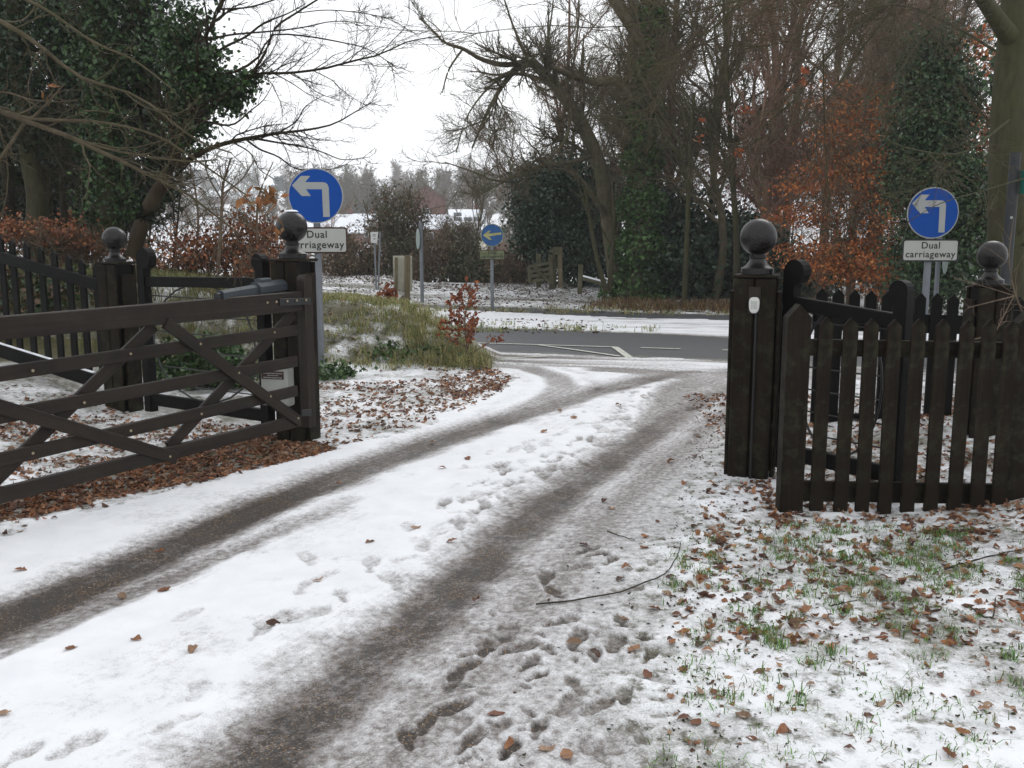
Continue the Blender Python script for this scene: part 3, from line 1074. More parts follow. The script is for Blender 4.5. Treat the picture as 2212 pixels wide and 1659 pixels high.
# ------------------------------------------------------------------ gate opener arm (behind the top rail)
A = at(476, 640, 6.45); Bq = at(550, 627, 6.85); C = at(608, 619, 7.28)
e = empty("gate_opener", (C + A) / 2, "grey electric gate opener arm behind the top rail of the five-bar gate", "gate opener")
bb = (C + A) / 2
m = MB(bb); m.beam(A, Bq, 0.06, 0.075, ch=.015); m.build("ram_tube", PLGREY, e)
m = MB(bb); m.beam(Bq, C, 0.10, 0.105, ch=.03); m.build("motor_housing", PLGREY, e)
mm = Bq * .72 + C * .28 + np.array([0, 0, .062])
m = MB(bb); dd_ = unit(C - Bq)
m.beam(mm - dd_ * .07, mm + dd_ * .10, 0.05, 0.03, ch=.008); m.build("release_handle", PLGREY, e)
m = MB(bb); m.beam(A - unit(Bq - A) * .05, A, 0.03, 0.05); m.build("end_bracket", IRON, e)

# control box on the left post
cbp = at(600, 832, 7.19)
e = empty("control_box", cbp, "pale grey control box with a dark printed label mounted behind the five-bar gate", "control box")
fx_, = (0.10,)
cu = unit(np.array([1, -0.25, 0])); cn = np.array([cu[1], -cu[0], 0]);
if cn[1] > 0: cn = -cn
m = MB(cbp); m.beam(cbp - cu * .108, cbp + cu * .108, 0.10, 0.30, ch=.012); m.build("case", BOXW, e)
fc = cbp + cn * .0512
m = MB(cbp); m.prism([(-.104, .052), (.078, .052), (.078, .112), (-.104, .112)], fc, cu, (0, 0, 1), cn, .002); lb = m.build("label_plate", BROWNB, e)
rg = random.Random(4)
m = MB(cbp)
for yy, x0, x1, hh in ((.096, -.096, .07, .008), (.081, -.055, .035, .007), (.064, -.085, .062, .009)):
    x_ = x0
    while x_ < x1:
        w_ = rg.uniform(.004, .009)
        m.prism([(x_, yy - hh / 2), (x_ + w_, yy - hh / 2), (x_ + w_, yy + hh / 2 * rg.uniform(.5, 1)), (x_, yy + hh / 2)], fc + cn * .003, cu, (0, 0, 1), cn, .0008)
        x_ += w_ + rg.uniform(.002, .005)
m.build("faint_print", SIGNW, lb)

# ------------------------------------------------------------------ wicket gates
def wicket(P0, P1, top0, top1, rail_z0, rail_z1, s0, s1, label, hinge_left=True, k=1.0):
    """P0 hinge-side foot, P1 latch-side foot"""
    P0 = np.array([*P0, 0.0]); P1 = np.array([*P1, 0.0])
    base = P0.copy(); base[2] = float(terrain(P0[0], P0[1]))
    e = empty("wicket_gate", base, label, "wicket gate", "side gates beside the driveway entrance")
    u = unit(P1 - P0); n = np.array([u[1], -u[0], 0]); L = np.linalg.norm(P1 - P0)
    if n[1] > 0: n = -n
    th_ = 0.075
    for P, top, R, sg in ((P0, top0, s0, 1), (P1, top1, s1, -1)):
        zb_ = 0.06 + float(terrain(P[0], P[1]))
        w = 0.085
        pts = [(-w / 2 * sg, zb_), (w / 2 * sg, zb_), (w / 2 * sg, top - 2 * R - .02), (w / 2 * sg + .01 * sg, top - 2 * R + .01)]
        c0 = (-w / 2 + R) * sg
        for i in range(13):
            a_ = math.radians(-110 + 290 * i / 12)
            pts.append((c0 + R * math.cos(a_) * sg, top - R + R * math.sin(a_)))
        if sg < 0: pts = pts[::-1]
        m = MB(base); m.prism(pts, P - n * th_ / 2, u, (0, 0, 1), n, th_); m.build("scroll_stile", WOODK, e)
    a = P0 + u * .04; b = P1 - u * .04
    a = a + (0, 0, rail_z0 - .04); b = b + (0, 0, rail_z1 - .04)
    m = MB(base); m.beam(a, b, 0.05, 0.085 * k, ch=.006); m.build("top_rail", WOODK, e)
    m = MB(base); zz = 0.17 + float(terrain(*(P0 + P1)[:2] / 2)); m.beam(P0 + u * .04 + (0, 0, zz), P1 - u * .04 + (0, 0, zz), 0.05, 0.10, ch=.006); m.build("bottom_rail", WOODK, e)
    for i in range(6):
        zz2 = zz + 0.05 + (rail_z0 - .1 - zz) * (i + .7) / 6.4
        m = MB(base); m.tube([P0 + u * .04 + (0, 0, zz2), (P0 + P1) / 2 + (0, 0, zz2 - .004), P1 - u * .04 + (0, 0, zz2)], 0.006, 6); m.build("bar", IRON, e)
    pts = []
    for i in range(25):
        t_ = 2 * math.pi * i / 24
        pts.append(P0 + u * (L / 2 + (L / 2 - .1) * math.cos(t_)) + n * .01 + np.array([0, 0, (zz + rail_z0) / 2 + (rail_z0 - zz) * .46 * math.sin(t_)]))
    m = MB(base); m.tube(pts, 0.008, 6); m.build("iron_hoop", IRON, e)
    return e


A = gp(316, 904); Bw = gp(565, 951)
A = np.array([-3.12, 8.28]); Bw = np.array([-1.915, 7.5])
wicket(A, Bw, at(316, 535, A[1])[2], at(565, 548, Bw[1])[2], at(330, 598, A[1])[2], at(550, 600, Bw[1])[2], .088, .062,
       "black side gate with scroll-topped stiles behind the five-bar gate")
A = np.array([at(1712, 600, 6.25)[0], 6.25]); Bw = np.array([at(1953, 640, 5.62)[0], 5.62])
wicket(A, Bw, at(1718, 560, A[1])[2], at(1953, 605, Bw[1])[2], at(1715, 641, A[1])[2], at(1935, 679, Bw[1])[2], .078, .060,
       "black side gate with scroll-topped stiles behind the near right pickets")
# hinge pins by the right post
m = MB(); 
e_ = [o for o in COL.objects if o.name == "wicket_gate.001"][0]
bl_ = np.array(e_.location)
for zz in (1.12, .33):
    m = MB(bl_); m.beam((PR[0] + .12, PR[1], zz), (A[0] + .0, A[1], zz), 0.02, 0.03); m.build("hinge_pin", IRON, e_)


# ------------------------------------------------------------------ picket fences
def picket_mesh(w, h, t, mat, nm="picket"):
    m = MB()
    k = w * .55
    m.prism([(-w / 2, 0), (w / 2, 0), (w / 2, h - k), (0.0, h), (-w / 2, h - k)], (0, t / 2, 0), (1, 0, 0), (0, 0, 1), (0, -1, 0), t)
    me = m.mesh(nm, mat)
    bm_mod = None
    return me


def put(me, name, parent, base, p, rz, sz=1.0, tilt=0.0):
    o = bpy.data.objects.new(name, me)
    link(o, parent)
    o.location = tuple(np.asarray(p) - base)
    o.rotation_euler = (0, tilt, rz)
    o.scale = (1, 1, sz)
    return o


# near right fence
rnd = random.Random(8)
YF = 5.42
base = gp(1713, 1128); base = np.array([at(1713, 900, YF)[0], YF, float(terrain(at(1713, 900, YF)[0], YF))])
e = empty("picket_fence", base, "near dark brown picket fence at right in front of the side gate", "fence", "picket fences at the entrance")
PK = picket_mesh(0.076, 1.14, 0.022, WOODP)
PKW = picket_mesh(0.132, 1.22, 0.09, WOODP, "fence_post")
put(PKW, "fence_post", e, base, base + (0, 0, -.02), 0.03)
xs = [(1776, 684, 1134), (1829, 686, 1138), (1876, 687, 1140), (1925, 689, 1141), (1975, 688, 1141), (2026, 689, 1140), (2077, 691, 1138), (2127, 690, 1134), (2174, 693, 1124)]
for i, (px, yt_, yb_) in enumerate(xs):
    Yp = YF - 0.035 - 0.004 * i
    zt_ = at(px, yt_, Yp)[2]
    x_ = at(px - 4, (yt_ + yb_) / 2, Yp)[0]
    put(PK, "picket", e, base, (x_, Yp, zt_ - 1.14), rnd.uniform(-.04, .04), 1, rnd.uniform(-.006, .006))
xp = at(2208, 800, YF)[0]
put(PKW, "fence_post", e, base, (xp + .01, YF, at(2204, 668, YF)[2] - 1.22), 0.0)
for k_ in range(3):
    put(PK, "picket", e, base, (xp + .15 + .127 * k_, YF - .04, at(2174, 693, YF)[2] - 1.14), rnd.uniform(-.04, .04))
for y0_, y1_ in ((731, 768), (1036, 1083)):
    a = at(1725, (y0_ + y1_) / 2, YF); b = at(2200, (y0_ + y1_) / 2 + 8, YF)
    hh = (y1_ - y0_) / FPX * YF
    b = b + (b - a) * .25
    m = MB(base); m.beam(a, b, 0.035, hh * .98, ch=.004); m.build("rail", WOODP, e)

# far right fence
YB = 7.9
base = np.array([at(1767, 800, YB)[0], YB, 0.0])
e = empty("picket_fence", base, "farther black picket fence seen through the right side gate", "fence", "picket fences at the entrance")
PKF = picket_mesh(0.088, 1.22, 0.022, WOODK)
for i in range(14):
    px = 1767 + 35.2 * i
    Yp = YB - .012 * i
    x_ = at(px, 800, Yp)[0]
    zt_ = at(px, 622 + i * 1.6, Yp)[2]
    put(PKF, "picket", e, base, (x_, Yp, zt_ - 1.22), rnd.uniform(-.04, .04))
for y0_, y1_ in ((672, 712), (890, 925)):
    a = at(1755, (y0_ + y1_) / 2, YB + .03); b = at(2230, (y0_ + y1_) / 2 + 14, YB - .15)
    m = MB(base); m.beam(a, b, 0.035, (y1_ - y0_) / FPX * YB, ch=.004); m.build("rail", WOODK, e)
for px in (2092, 2300):
    x_ = at(px, 800, YB)[0]
    m = MB(base); m.beam((x_, YB - .1, -.05), (x_, YB - .1, at(px, 612, YB - .1)[2]), .11, .11, up=(0, 1, 0), ch=.006); m.build("fence_post", WOODP, e)

# left fence curving away
LF0 = np.array([-3.62, 8.62]); LF1 = np.array([-6.3, 10.2])
b0 = np.array([*LF0, float(terrain(*LF0))])
e = empty("picket_fence", b0, "black picket fence running off left from the smaller ball-topped post", "fence", "picket fences at the entrance")
PKL = picket_mesh(0.078, 1.08, 0.022, WOODK)
px_l = [207, 176, 147, 116, 87, 56, 25, 0, -26, -52, -78]
py_l = [568, 559, 549, 540, 532, 523, 515, 508, 502, 496, 490]


def onl(px, py, off=0.0):
    u = unit(np.array([*(LF1 - LF0), 0])); n = np.array([u[1], -u[0], 0])
    if n[1] > 0: n = -n
    o = np.array([*LF0, 0]) + n * off
    d = ray(px, py)
    return CAMP + d * (np.dot(o - CAMP, n) / np.dot(d, n))


lfa = math.atan2(*(LF1 - LF0)[::-1])
for px, py in zip(px_l, py_l):
    t_ = onl(px, py)
    put(PKL, "picket", e, b0, (t_[0], t_[1], t_[2] - 1.08), lfa + math.pi)
a = onl(214, 616, .03); b = onl(0, 555, .03); b = b + (b - a) * .8
m = MB(b0); m.beam(a, b, 0.04, 0.105, ch=.005); m.build("rail", WOODK, e)
a = onl(205, 822, .03); b = onl(25, 765, .03); b = b + (b - a) * .9
m = MB(b0); m.beam(a, b, 0.035, 0.13, ch=.005); m.build("gravel_board", WOODK, e)
m = MB(b0); m.beam(a + (0, 0, .072), b + (0, 0, .072), 0.03, 0.014, ch=.005); m.build("snow_line", SNOWM, e)


# ------------------------------------------------------------------ road signs
def text_mesh(body, size, mat, name, bold=0.0):
    cu_ = bpy.data.curves.new(name, 'FONT')
    cu_.body = body
    cu_.size = size
    cu_.align_x = 'CENTER'; cu_.align_y = 'CENTER'
    cu_.extrude = 0.0005
    cu_.offset = bold
    cu_.space_character = 1.10
    tmp = bpy.data.objects.new("tmp", cu_)
    COL.objects.link(tmp)
    dg = bpy.context.evaluated_depsgraph_get()
    me = bpy.data.meshes.new_from_object(tmp.evaluated_get(dg))
    bpy.data.objects.remove(tmp)
    bpy.data.curves.remove(cu_)
    n = len(me.vertices); co = np.zeros(n * 3); me.vertices.foreach_get('co', co); co = co.reshape(-1, 3)
    polys = [tuple(p.vertices) for p in me.polygons]
    bpy.data.meshes.remove(me)
    V, F = [], []
    k = size * 0.016
    for i, (dx, dy) in enumerate(((0, 0), (k, 0), (-k, 0), (0, k), (0, -k))):   # a heavier stroke
        F += [tuple(v + len(V) for v in p) for p in polys]
        V += [tuple(c) for c in co + np.array([dx, dy, i * 0.00012])]
    me = bpy.data.meshes.new(name)
    me.from_pydata(V, [], F)
    me.materials.append(mat)
    return me


ARROW = [(-.84, .37), (-.51, .71), (-.17, .71), (-.36, .49), (.27, .49), (.37, .47), (.44, .41), (.48, .30), (.49, -.76), (.25, -.76), (.235, .235), (-.34, .235), (-.17, -.01), (-.5, -.01)]
ARROWL = [(-.82, -.02), (-.30, .40), (-.12, .38), (-.32, .14), (.80, .24), (.82, .06), (-.28, -.10), (-.02, -.40), (-.22, -.42)]
T1 = text_mesh("Dual", 0.125, BLACK, "lettering")
T2 = text_mesh("carriageway", 0.125, BLACK, "lettering")


def rrect(w, h, r, n=5):
    p = []
    for cx_, cy_, a0 in ((w / 2 - r, h / 2 - r, 0), (-w / 2 + r, h / 2 - r, 90), (-w / 2 + r, -h / 2 + r, 180), (w / 2 - r, -h / 2 + r, 270)):
        for i in range(n + 1):
            a_ = math.radians(a0 + 90 * i / n)
            p.append((cx_ + r * math.cos(a_), cy_ + r * math.sin(a_)))
    return p


def road_sign(px, pbase, Y, cy, pr, label, yaw, arrow, mats, pole_r=0.038, plate_c=None, tilt=0.0, group=None, dxpole=0.0):
    c = at(px, cy, Y)
    R = pr * Y / FPX
    x, y = c[0], Y
    zg = float(terrain(x, y)) - .03
    e = empty("road_sign", (x, y, zg), label, "road sign", group or "blue mandatory arrow signs", yaw)
    blue, white, plate, rim, pole = mats
    zc = c[2] - zg
    m = MB(); m.tube([(0, 0.055, 0), (0, 0.055, zc + R * .55)], pole_r, 14); m.build("pole", pole, e)
    m = MB(); m.lathe((0, 0, zc), [(R, -.004), (R, .004)], 48, 'y'); d_ = m.build("sign_disc", white, e)
    m = MB(); m.lathe((0, -.0062, zc), [(R * .955, -.002), (R * .955, .002)], 48, 'y'); m.build("blue_field", blue, d_)
    m = MB(); m.prism([(a * R, b * R) for a, b in arrow], (0, -.0085, zc), (1, 0, 0), (0, 0, 1), (0, -1, 0), .0015); m.build("arrow", white, d_)
    for s_ in (-.5, .5):
        m = MB(); m.box((0, .02, zc + s_ * R), .10, .03, .035, 0); m.build("bracket", STEEL, e)
    if plate_c is not None:
        zp = at(px, plate_c[0], Y)[2] - zg
        w, h = plate_c[1], plate_c[2]
        m = MB(); m.prism(rrect(w, h, .035), (0, .004, zp), (1, 0, 0), (0, 0, 1), (0, -1, 0), .008); p_ = m.build("plate", rim, e)
        m = MB(); m.prism(rrect(w - .035, h - .035, .022), (0, -.0045, zp), (1, 0, 0), (0, 0, 1), (0, -1, 0), .0015); m.build("plate_face", plate, p_)
        for t_, dz_ in ((T1, .062 * h / .29), (T2, -.052 * h / .29)):
            o = bpy.data.objects.new("lettering", t_)
            link(o, p_)
            o.location = (0, -.0068, zp + dz_)
            k = w / .66
            o.scale = (.88 * k, .88 * k, 1)
            o.rotation_euler = (math.pi / 2, 0, 0)
    e.rotation_euler = (0, tilt, yaw)
    return e


MS = (BLUE, SIGNW, SIGNW2, BROWNB, STEEL)
MO = (BLUEO, SIGNO, PLATEO, BROWNB, STEEL)
road_sign(682, 800, 10.95, 423, 58, "blue turn-left arrow sign over a Dual carriageway plate behind the left gate post", 0.12, ARROW, MS, .04, (519, .67, .29))
road_sign(2015, 700, 11.7, 460, 54, "blue turn-left arrow sign over a Dual carriageway plate beyond the right pickets", -0.05, ARROW, (BLUE, SIGNW, SIGNW2, BLACK, STEEL), .042, (541, .66, .265))
road_sign(1063, 668, 26.3, 508, 24, "weathered blue left-arrow sign on the central reservation with a green stained plate", 0.05, ARROWL, MO, .045, (550.5, .68, .26))
m = MB()

# sign seen edge-on on a steel pole across the road
g = gp(912, 655)
e = empty("edge_on_sign", g, "tall steel pole with a round sign seen edge-on beyond the notice board", "road sign")
zt_ = at(912, 480, g[1])[2]
m = MB(g); m.tube([g - (0, 0, .05), (g[0], g[1], zt_)], .055, 12); m.build("pole", STEEL, e)
m = MB(g)
rr_ = .30
dcn = unit(np.array([.96, .28, 0])); dcu = np.array([-dcn[1], dcn[0], 0])
cz = at(906, 516, g[1])[2]
pc = np.array([g[0] - .10, g[1] - .02, cz])
m.prism([(rr_ * math.cos(2 * math.pi * i / 28), rr_ * math.sin(2 * math.pi * i / 28)) for i in range(28)], pc, dcu, (0, 0, 1), dcn, .006); m.build("sign_disc", mat_plain("sign_back_green", (0.22, 0.28, 0.26), .5, .4, .15, 5), e)
m = MB(g); m.beam(pc + (0, 0, .18), (g[0], g[1], cz + .18), .03, .04); m.beam(pc - (0, 0, .18), (g[0], g[1], cz - .18), .03, .04); m.build("bracket", STEEL, e)

# small white plate on twin legs
g = gp(815, 626)
e = empty("plate_sign", g, "small white plate on a narrow twin-leg steel stand on the far verge", "road sign")
Yg = g[1]
z1 = at(815, 501, Yg)[2]; z0_ = at(815, 524, Yg)[2]
for dx0, dx1 in ((-.03, -.06), (.03, .13)):
    m = MB(g); m.beam((g[0] + dx0, Yg, g[2] - .05), (g[0] + dx1, Yg, z1), .05, .05, up=(0, 1, 0)); m.build("leg", STEEL, e)
pw = 12.5 * Yg / FPX
m = MB(g); m.prism([(-pw / 2 - .03, z0_), (pw / 2 - .02, z0_ - .02), (pw / 2 + .02, z1), (-pw / 2 - .04, z1)], (g[0] - .04, Yg - .04, 0), (1, 0, 0), (0, 0, 1), (0, -1, 0), .012); pz = m.build("plate", WHITEP, e)
m = MB(g)
for i, (zz, ww) in enumerate(((.7, .7), (.58, .5), (.36, .35), (.26, .3))):
    z_ = z0_ + (z1 - z0_) * zz
    for k_ in range(4):
        x_ = g[0] - .05 - pw * ww / 2 + pw * ww * k_ / 4
        m.prism([(0, 0), (pw * ww / 5.5, 0), (pw * ww / 5.5, .022), (0, .022)], (x_, Yg - .0535, z_), (1, 0, 0), (0, 0, 1), (0, -1, 0), .001)
m.build("faint_print", PLGREY, pz)

# notice board seen from behind
YN = 14.0
g = np.array([at(878, 684, YN)[0], YN, float(terrain(at(878, 684, YN)[0], YN))])
e = empty("notice_board", g, "back of a cream notice board on stained wooden posts at the bank edge", "notice board")
a = at(849, 560, YN + .06); b = at(891, 628, YN + .06)
m = MB(g); m.beam(((a[0] + b[0]) / 2 - (b[0] - a[0]) / 2, YN + .06, (a[2] + b[2]) / 2 + .02), ((a[0] + b[0]) / 2 + (b[0] - a[0]) / 2, YN + .05, (a[2] + b[2]) / 2 + .02), .018, (a[2] - b[2]) + .06, ch=.002); m.build("board", CREAM, e)
for px, pt, pw_ in ((880, 552, .075), (856, 556, .04)):
    t_ = at(px, pt, YN); 
    m = MB(g); m.beam((at(px, 684, YN)[0] - .01, YN, g[2] - .1), t_, pw_, pw_, up=(0, 1, 0), ch=.006); m.build("post", WOODN, e)
for p0_, p1_ in (((873, 642), (843, 680)), ((848, 638), (818, 676))):
    a = at(*p0_, YN - .02); b = at(*p1_, YN - .5)
    m = MB(g); m.beam(a, b, .06, .06, ch=.004); m.build("brace", WOODN, e)

# ------------------------------------------------------------------ things on the far verge
def fpt(x, y, Y):
    return at(1118.2 + x * .1072, 528.6 + y * .1072, Y)


YG = 31.0
g = fpt(690, 830, YG)
e = empty("field_gate", g, "small mossy wooden field gate at the edge of the holly", "gate")
for a, b, w in (((215, 430), (245, 760), .10), ((655, 300), (690, 800), .11)):
    m = MB(g); m.beam(fpt(*b, YG), fpt(*a, YG), w, .08, up=(0, 1, 0)); m.build("stile", WOODF, e)
for a, b in (((230, 435), (640, 370)), ((245, 545), (650, 478)), ((250, 640), (655, 590)), ((300, 730), (660, 690))):
    m = MB(g); m.beam(fpt(*a, YG - .03), fpt(*b, YG - .03), .03, .10); m.build("rail", WOODF, e)
m = MB(g); m.beam(fpt(330, 440, YG - .07), fpt(670, 780, YG - .07), .03, .09); m.build("brace", WOODF, e)
for i, (a, b, w, lb_) in enumerate((((675, 190), (700, 840), .20, "thick mossy post that the field gate closes against"), ((735, 230), (745, 810), .13, "thinner mossy post just right of the field gate"), ((425, 190), (425, 800), .16, "mossy post standing behind the middle of the field gate"), ((1275, 400), (1250, 930), .14, "lone ivy-topped post between the field gate and the fallen rail"))):
    Yq = YG + (.25 if i != 3 else -1.5)
    t_, bt = fpt(*a, Yq), fpt(*b, Yq)
    o = MB(bt); o.beam(bt - (0, 0, .1), t_, w, w, up=(0, 1, 0), ch=.01)
    ob = o.build("timber_post", WOODF); ob.location = tuple(bt)
    tag(ob, lb_, "post", "old posts on the far verge")
g = fpt(860, 800, YG)
e = empty("fingerpost", g, "wooden fingerpost with one arm pointing left beside the field gate", "fingerpost")
m = MB(g); m.beam(g - (0, 0, .1), fpt(850, 50, YG), .15, .15, up=(0, 1, 0), ch=.01); m.build("post", WOODN, e)
a = fpt(840, 122, YG - .1); b = fpt(680, 130, YG - .1); z_ = (a[2] - b[2])
m = MB(g); m.prism([(0, -.12), (0, .12), (a[0] - b[0] - .1, .12), (a[0] - b[0] + .08, 0), (a[0] - b[0] - .1, -.12)], a, (-1, 0, 0), (0, 0, 1), (0, -1, 0), .03); m.build("arm", WOODF, e)
a = at(1259, 601, 30.5); b = at(1314, 616, 29.5)
g = (a + b) / 2
e = empty("fallen_rail", g, "snow-covered rail slanting down from a broken fence at the wood edge", "rail")
m = MB(g); m.beam(a, b, .09, .10); m.build("rail", WOODF, e)
m = MB(g); m.beam(a + (0, 0, .07), b + (0, 0, .07), .10, .05, ch=.02); m.build("snow_line", SNOWM, e)
# white marker posts and rail seen through the right gate
for px, yt_, yb_, Yq, lb_ in ((1821, 626, 660, 27, "white marker post glimpsed above the farther right pickets"), (2092, 661, 690, 24, "tiny white marker post seen left of the right ball-topped post")):
    t_ = at(px, yt_, Yq); bt = at(px, yb_, Yq); bt[2] = min(bt[2], float(terrain(bt[0], bt[1])))
    m = MB(bt); m.beam(bt, t_, .10, .10, up=(0, 1, 0)); o = m.build("marker_post", WHITEP); o.location = tuple(bt)
    tag(o, lb_, "marker post")
a = at(1862, 641, 30); b = at(1932, 641, 30)
g = np.array([a[0], a[1], float(terrain(a[0], a[1]))])
e = empty("rail_fence", g, "low two-rail pale fence beyond the right side gate", "fence")
for py in (641, 655):
    m = MB(g); m.beam(at(1862, py, 30), at(1945, py, 30), .05, .09); m.build("rail", WHITEP, e)
for px in (1864, 1903, 1942):
    t_ = at(px, 636, 30.05); m = MB(g); m.beam((t_[0], 30.05, float(terrain(t_[0], 30.05)) - .1), t_, .09, .09, up=(0, 1, 0)); m.build("post", WHITEP, e)

# steel pole right, thin pole with little plate
Yq = 11.0
t_ = at(2190, 380, Yq)
g = np.array([t_[0], Yq, float(terrain(t_[0], Yq))])
e = empty("steel_post", g, "thick grey steel post with a green plate behind the right ball-topped post", "post")
m = MB(g); m.tube([g - (0, 0, .05), t_ + (0, 0, .25)], .058, 14); m.build("pole", STEELD, e)
m = MB(g); m.beam((t_[0] + .07, Yq - .02, t_[2] - .07), (t_[0] + .075, Yq - .4, t_[2] - .07), .01, .26); m.build("plate", mat_plain("green_plate", (0.02, 0.16, 0.12), .4, .4, .1, 5), e)
m = MB(g); c = at(2185, 470, Yq - .06); m.lathe(c, [(.015, -.004), (.015, .004)], 12, 'y'); m.build("bolt", SIGNW, e)
Yq = 14.0
t_ = at(2033, 470, Yq)
g = np.array([t_[0], Yq, float(terrain(t_[0], Yq))])
e = empty("steel_post", g, "thin grey pole with an oval plate seen just right of the right-hand sign pole", "post")
m = MB(g); m.tube([g - (0, 0, .05), t_], .033, 12); m.build("pole", STEEL, e)
m = MB(g); c = at(2042, 562, Yq - .05); rr_ = .13
m.prism([(rr_ * .6 * math.cos(2 * math.pi * i / 20), rr_ * 1.5 * math.sin(2 * math.pi * i / 20)) for i in range(20)], c, unit(np.array([.8, .6, 0])), (0, 0, 1), (0, -1, 0), .01); m.build("plate", mat_plain("pale_plate", (.30, .36, .34), .5, .4, .1, 5), e)


# ------------------------------------------------------------------ trees: vectorised branching
def resample(P, n):
    P = np.asarray(P, float)
    if len(P) == 2:
        t = np.linspace(0, 1, n)[:, None]
        return P[0] * (1 - t) + P[1] * t
    Q = np.vstack([2 * P[0] - P[1], P, 2 * P[-1] - P[-2]])
    out = []
    for i in range(1, len(Q) - 2):
        t = np.linspace(0, 1, 9)[:-1][:, None]
        a, b, c, d = Q[i - 1], Q[i], Q[i + 1], Q[i + 2]
        out.append(0.5 * ((2 * b) + (-a + c) * t + (2 * a - 5 * b + 4 * c - d) * t ** 2 + (-a + 3 * b - 3 * c + d) * t ** 3))
    out = np.vstack(out + [P[-1:]])
    s = np.concatenate([[0], np.cumsum(np.linalg.norm(np.diff(out, axis=0), axis=1))])
    t = np.linspace(0, s[-1], n)
    return np.stack([np.interp(t, s, out[:, k]) for k in range(out.shape[1])], 1)


def grow(P, R, n, rng, t0=0.2, t1=0.98, lr=0.5, lmin=0.1, dec=0.5, ang=(0.5, 1.1), npts=5, rr=0.55, up=0.05, wob=0.18, rmin=0.002, maxl=None, flat=0.0):
    B, m, _ = P.shape
    seg = np.linalg.norm(np.diff(P, axis=1), axis=2)
    Ls = seg.sum(1)
    idx = rng.choice(B, n, p=Ls / Ls.sum())
    t = rng.uniform(t0, t1, n)
    u = t * (m - 1); i = np.minimum(u.astype(int), m - 2); f = (u - i)[:, None]
    p = P[idx, i] * (1 - f) + P[idx, i + 1] * f
    r = R[idx, i] * (1 - f[:, 0]) + R[idx, i + 1] * f[:, 0]
    d = P[idx, i + 1] - P[idx, i]
    d /= np.linalg.norm(d, axis=1, keepdims=True) + 1e-9
    q = rng.normal(size=(n, 3)); q[:, 2] *= (1 - flat)
    q = np.cross(d, q); q /= np.linalg.norm(q, axis=1, keepdims=True) + 1e-9
    a = rng.uniform(ang[0], ang[1], n)[:, None]
    d = d * np.cos(a) + q * np.sin(a)
    L = np.maximum(lmin, lr * Ls[idx] * (1 - dec * t)) * rng.uniform(.6, 1.25, n)
    if maxl: L = np.minimum(L, maxl * rng.uniform(.6, 1.1, n))
    out = np.zeros((n, npts, 3)); out[:, 0] = p
    for j in range(1, npts):
        d = d + wob * rng.normal(size=(n, 3)) + np.array([0, 0, up])
        d /= np.linalg.norm(d, axis=1, keepdims=True)
        out[:, j] = out[:, j - 1] + d * (L / (npts - 1))[:, None]
    r0 = np.maximum(rmin, np.minimum(r * rr, 0.02 * L + rmin))
    RR = r0[:, None] * np.linspace(1, 0.35, npts)[None, :]
    RR = np.maximum(RR, rmin * .6)
    return out, RR


def tubes(levels):
    Vs, Fs = [], []
    off = 0
    for P, R, k in levels:
        B, m, _ = P.shape
        d = np.gradient(P, axis=1)
        d /= np.linalg.norm(d, axis=2, keepdims=True) + 1e-9
        ref = np.where(np.abs(d[..., 2:3]) > .9, np.array([1.0, 0, 0]), np.array([0, 0, 1.0]))
        a = np.cross(d, ref); a /= np.linalg.norm(a, axis=2, keepdims=True) + 1e-9
        b = np.cross(d, a)
        t = 2 * np.pi * np.arange(k) / k
        V = P[:, :, None] + (a[:, :, None] * np.cos(t)[None, None, :, None] + b[:, :, None] * np.sin(t)[None, None, :, None]) * R[:, :, None, None]
        V = V.reshape(-1, 3)
        i = np.arange(B)[:, None, None] * m * k; j = np.arange(m - 1)[None, :, None] * k; c = np.arange(k)[None, None, :]
        c2 = (c + 1) % k
        F = np.stack([i + j + c, i + j + c2, i + j + k + c2, i + j + k + c], -1).reshape(-1, 4) + off
        Vs.append(V); Fs.append(F); off += len(V)
    return np.vstack(Vs), np.vstack(Fs)


def limb(pts, n=14):
    """pts: (px, py, Y, width_px) survey points -> world polyline and radii"""
    A = np.array([[*at(a, b, Y), w * Y / FPX / 2] for a, b, Y, w in pts])
    Q = resample(A, n)
    return Q[:, :3], Q[:, 3]


def stack(limbs, n=14):
    P = np.stack([limb(l, n)[0] for l in limbs]); R = np.stack([limb(l, n)[1] for l in limbs])
    return P, np.maximum(R, .0022)


def leaf_quads(C, size, rng, cols, aspect=1.5, droop=0.0):
    """folded diamond leaves centred on C (n,3)"""
    n = len(C)
    d = rng.normal(size=(n, 3)); d[:, 2] -= droop
    d /= np.linalg.norm(d, axis=1, keepdims=True)
    q = np.cross(d, rng.normal(size=(n, 3))); q /= np.linalg.norm(q, axis=1, keepdims=True) + 1e-9
    w = np.cross(d, q)
    s = size * rng.uniform(.6, 1.3, n)[:, None]
    V = np.stack([C - d * s * aspect / 2, C + q * s / 2 + w * s * .12, C + d * s * aspect / 2, C - q * s / 2 + w * s * .12], 1)
    F = np.arange(n * 4).reshape(n, 4)
    cols = np.asarray(cols, float)
    ci = cols[rng.randint(0, len(cols), n)] * rng.uniform(.65, 1.35, n)[:, None]
    return V.reshape(-1, 3), F, np.repeat(ci, 4, axis=0)


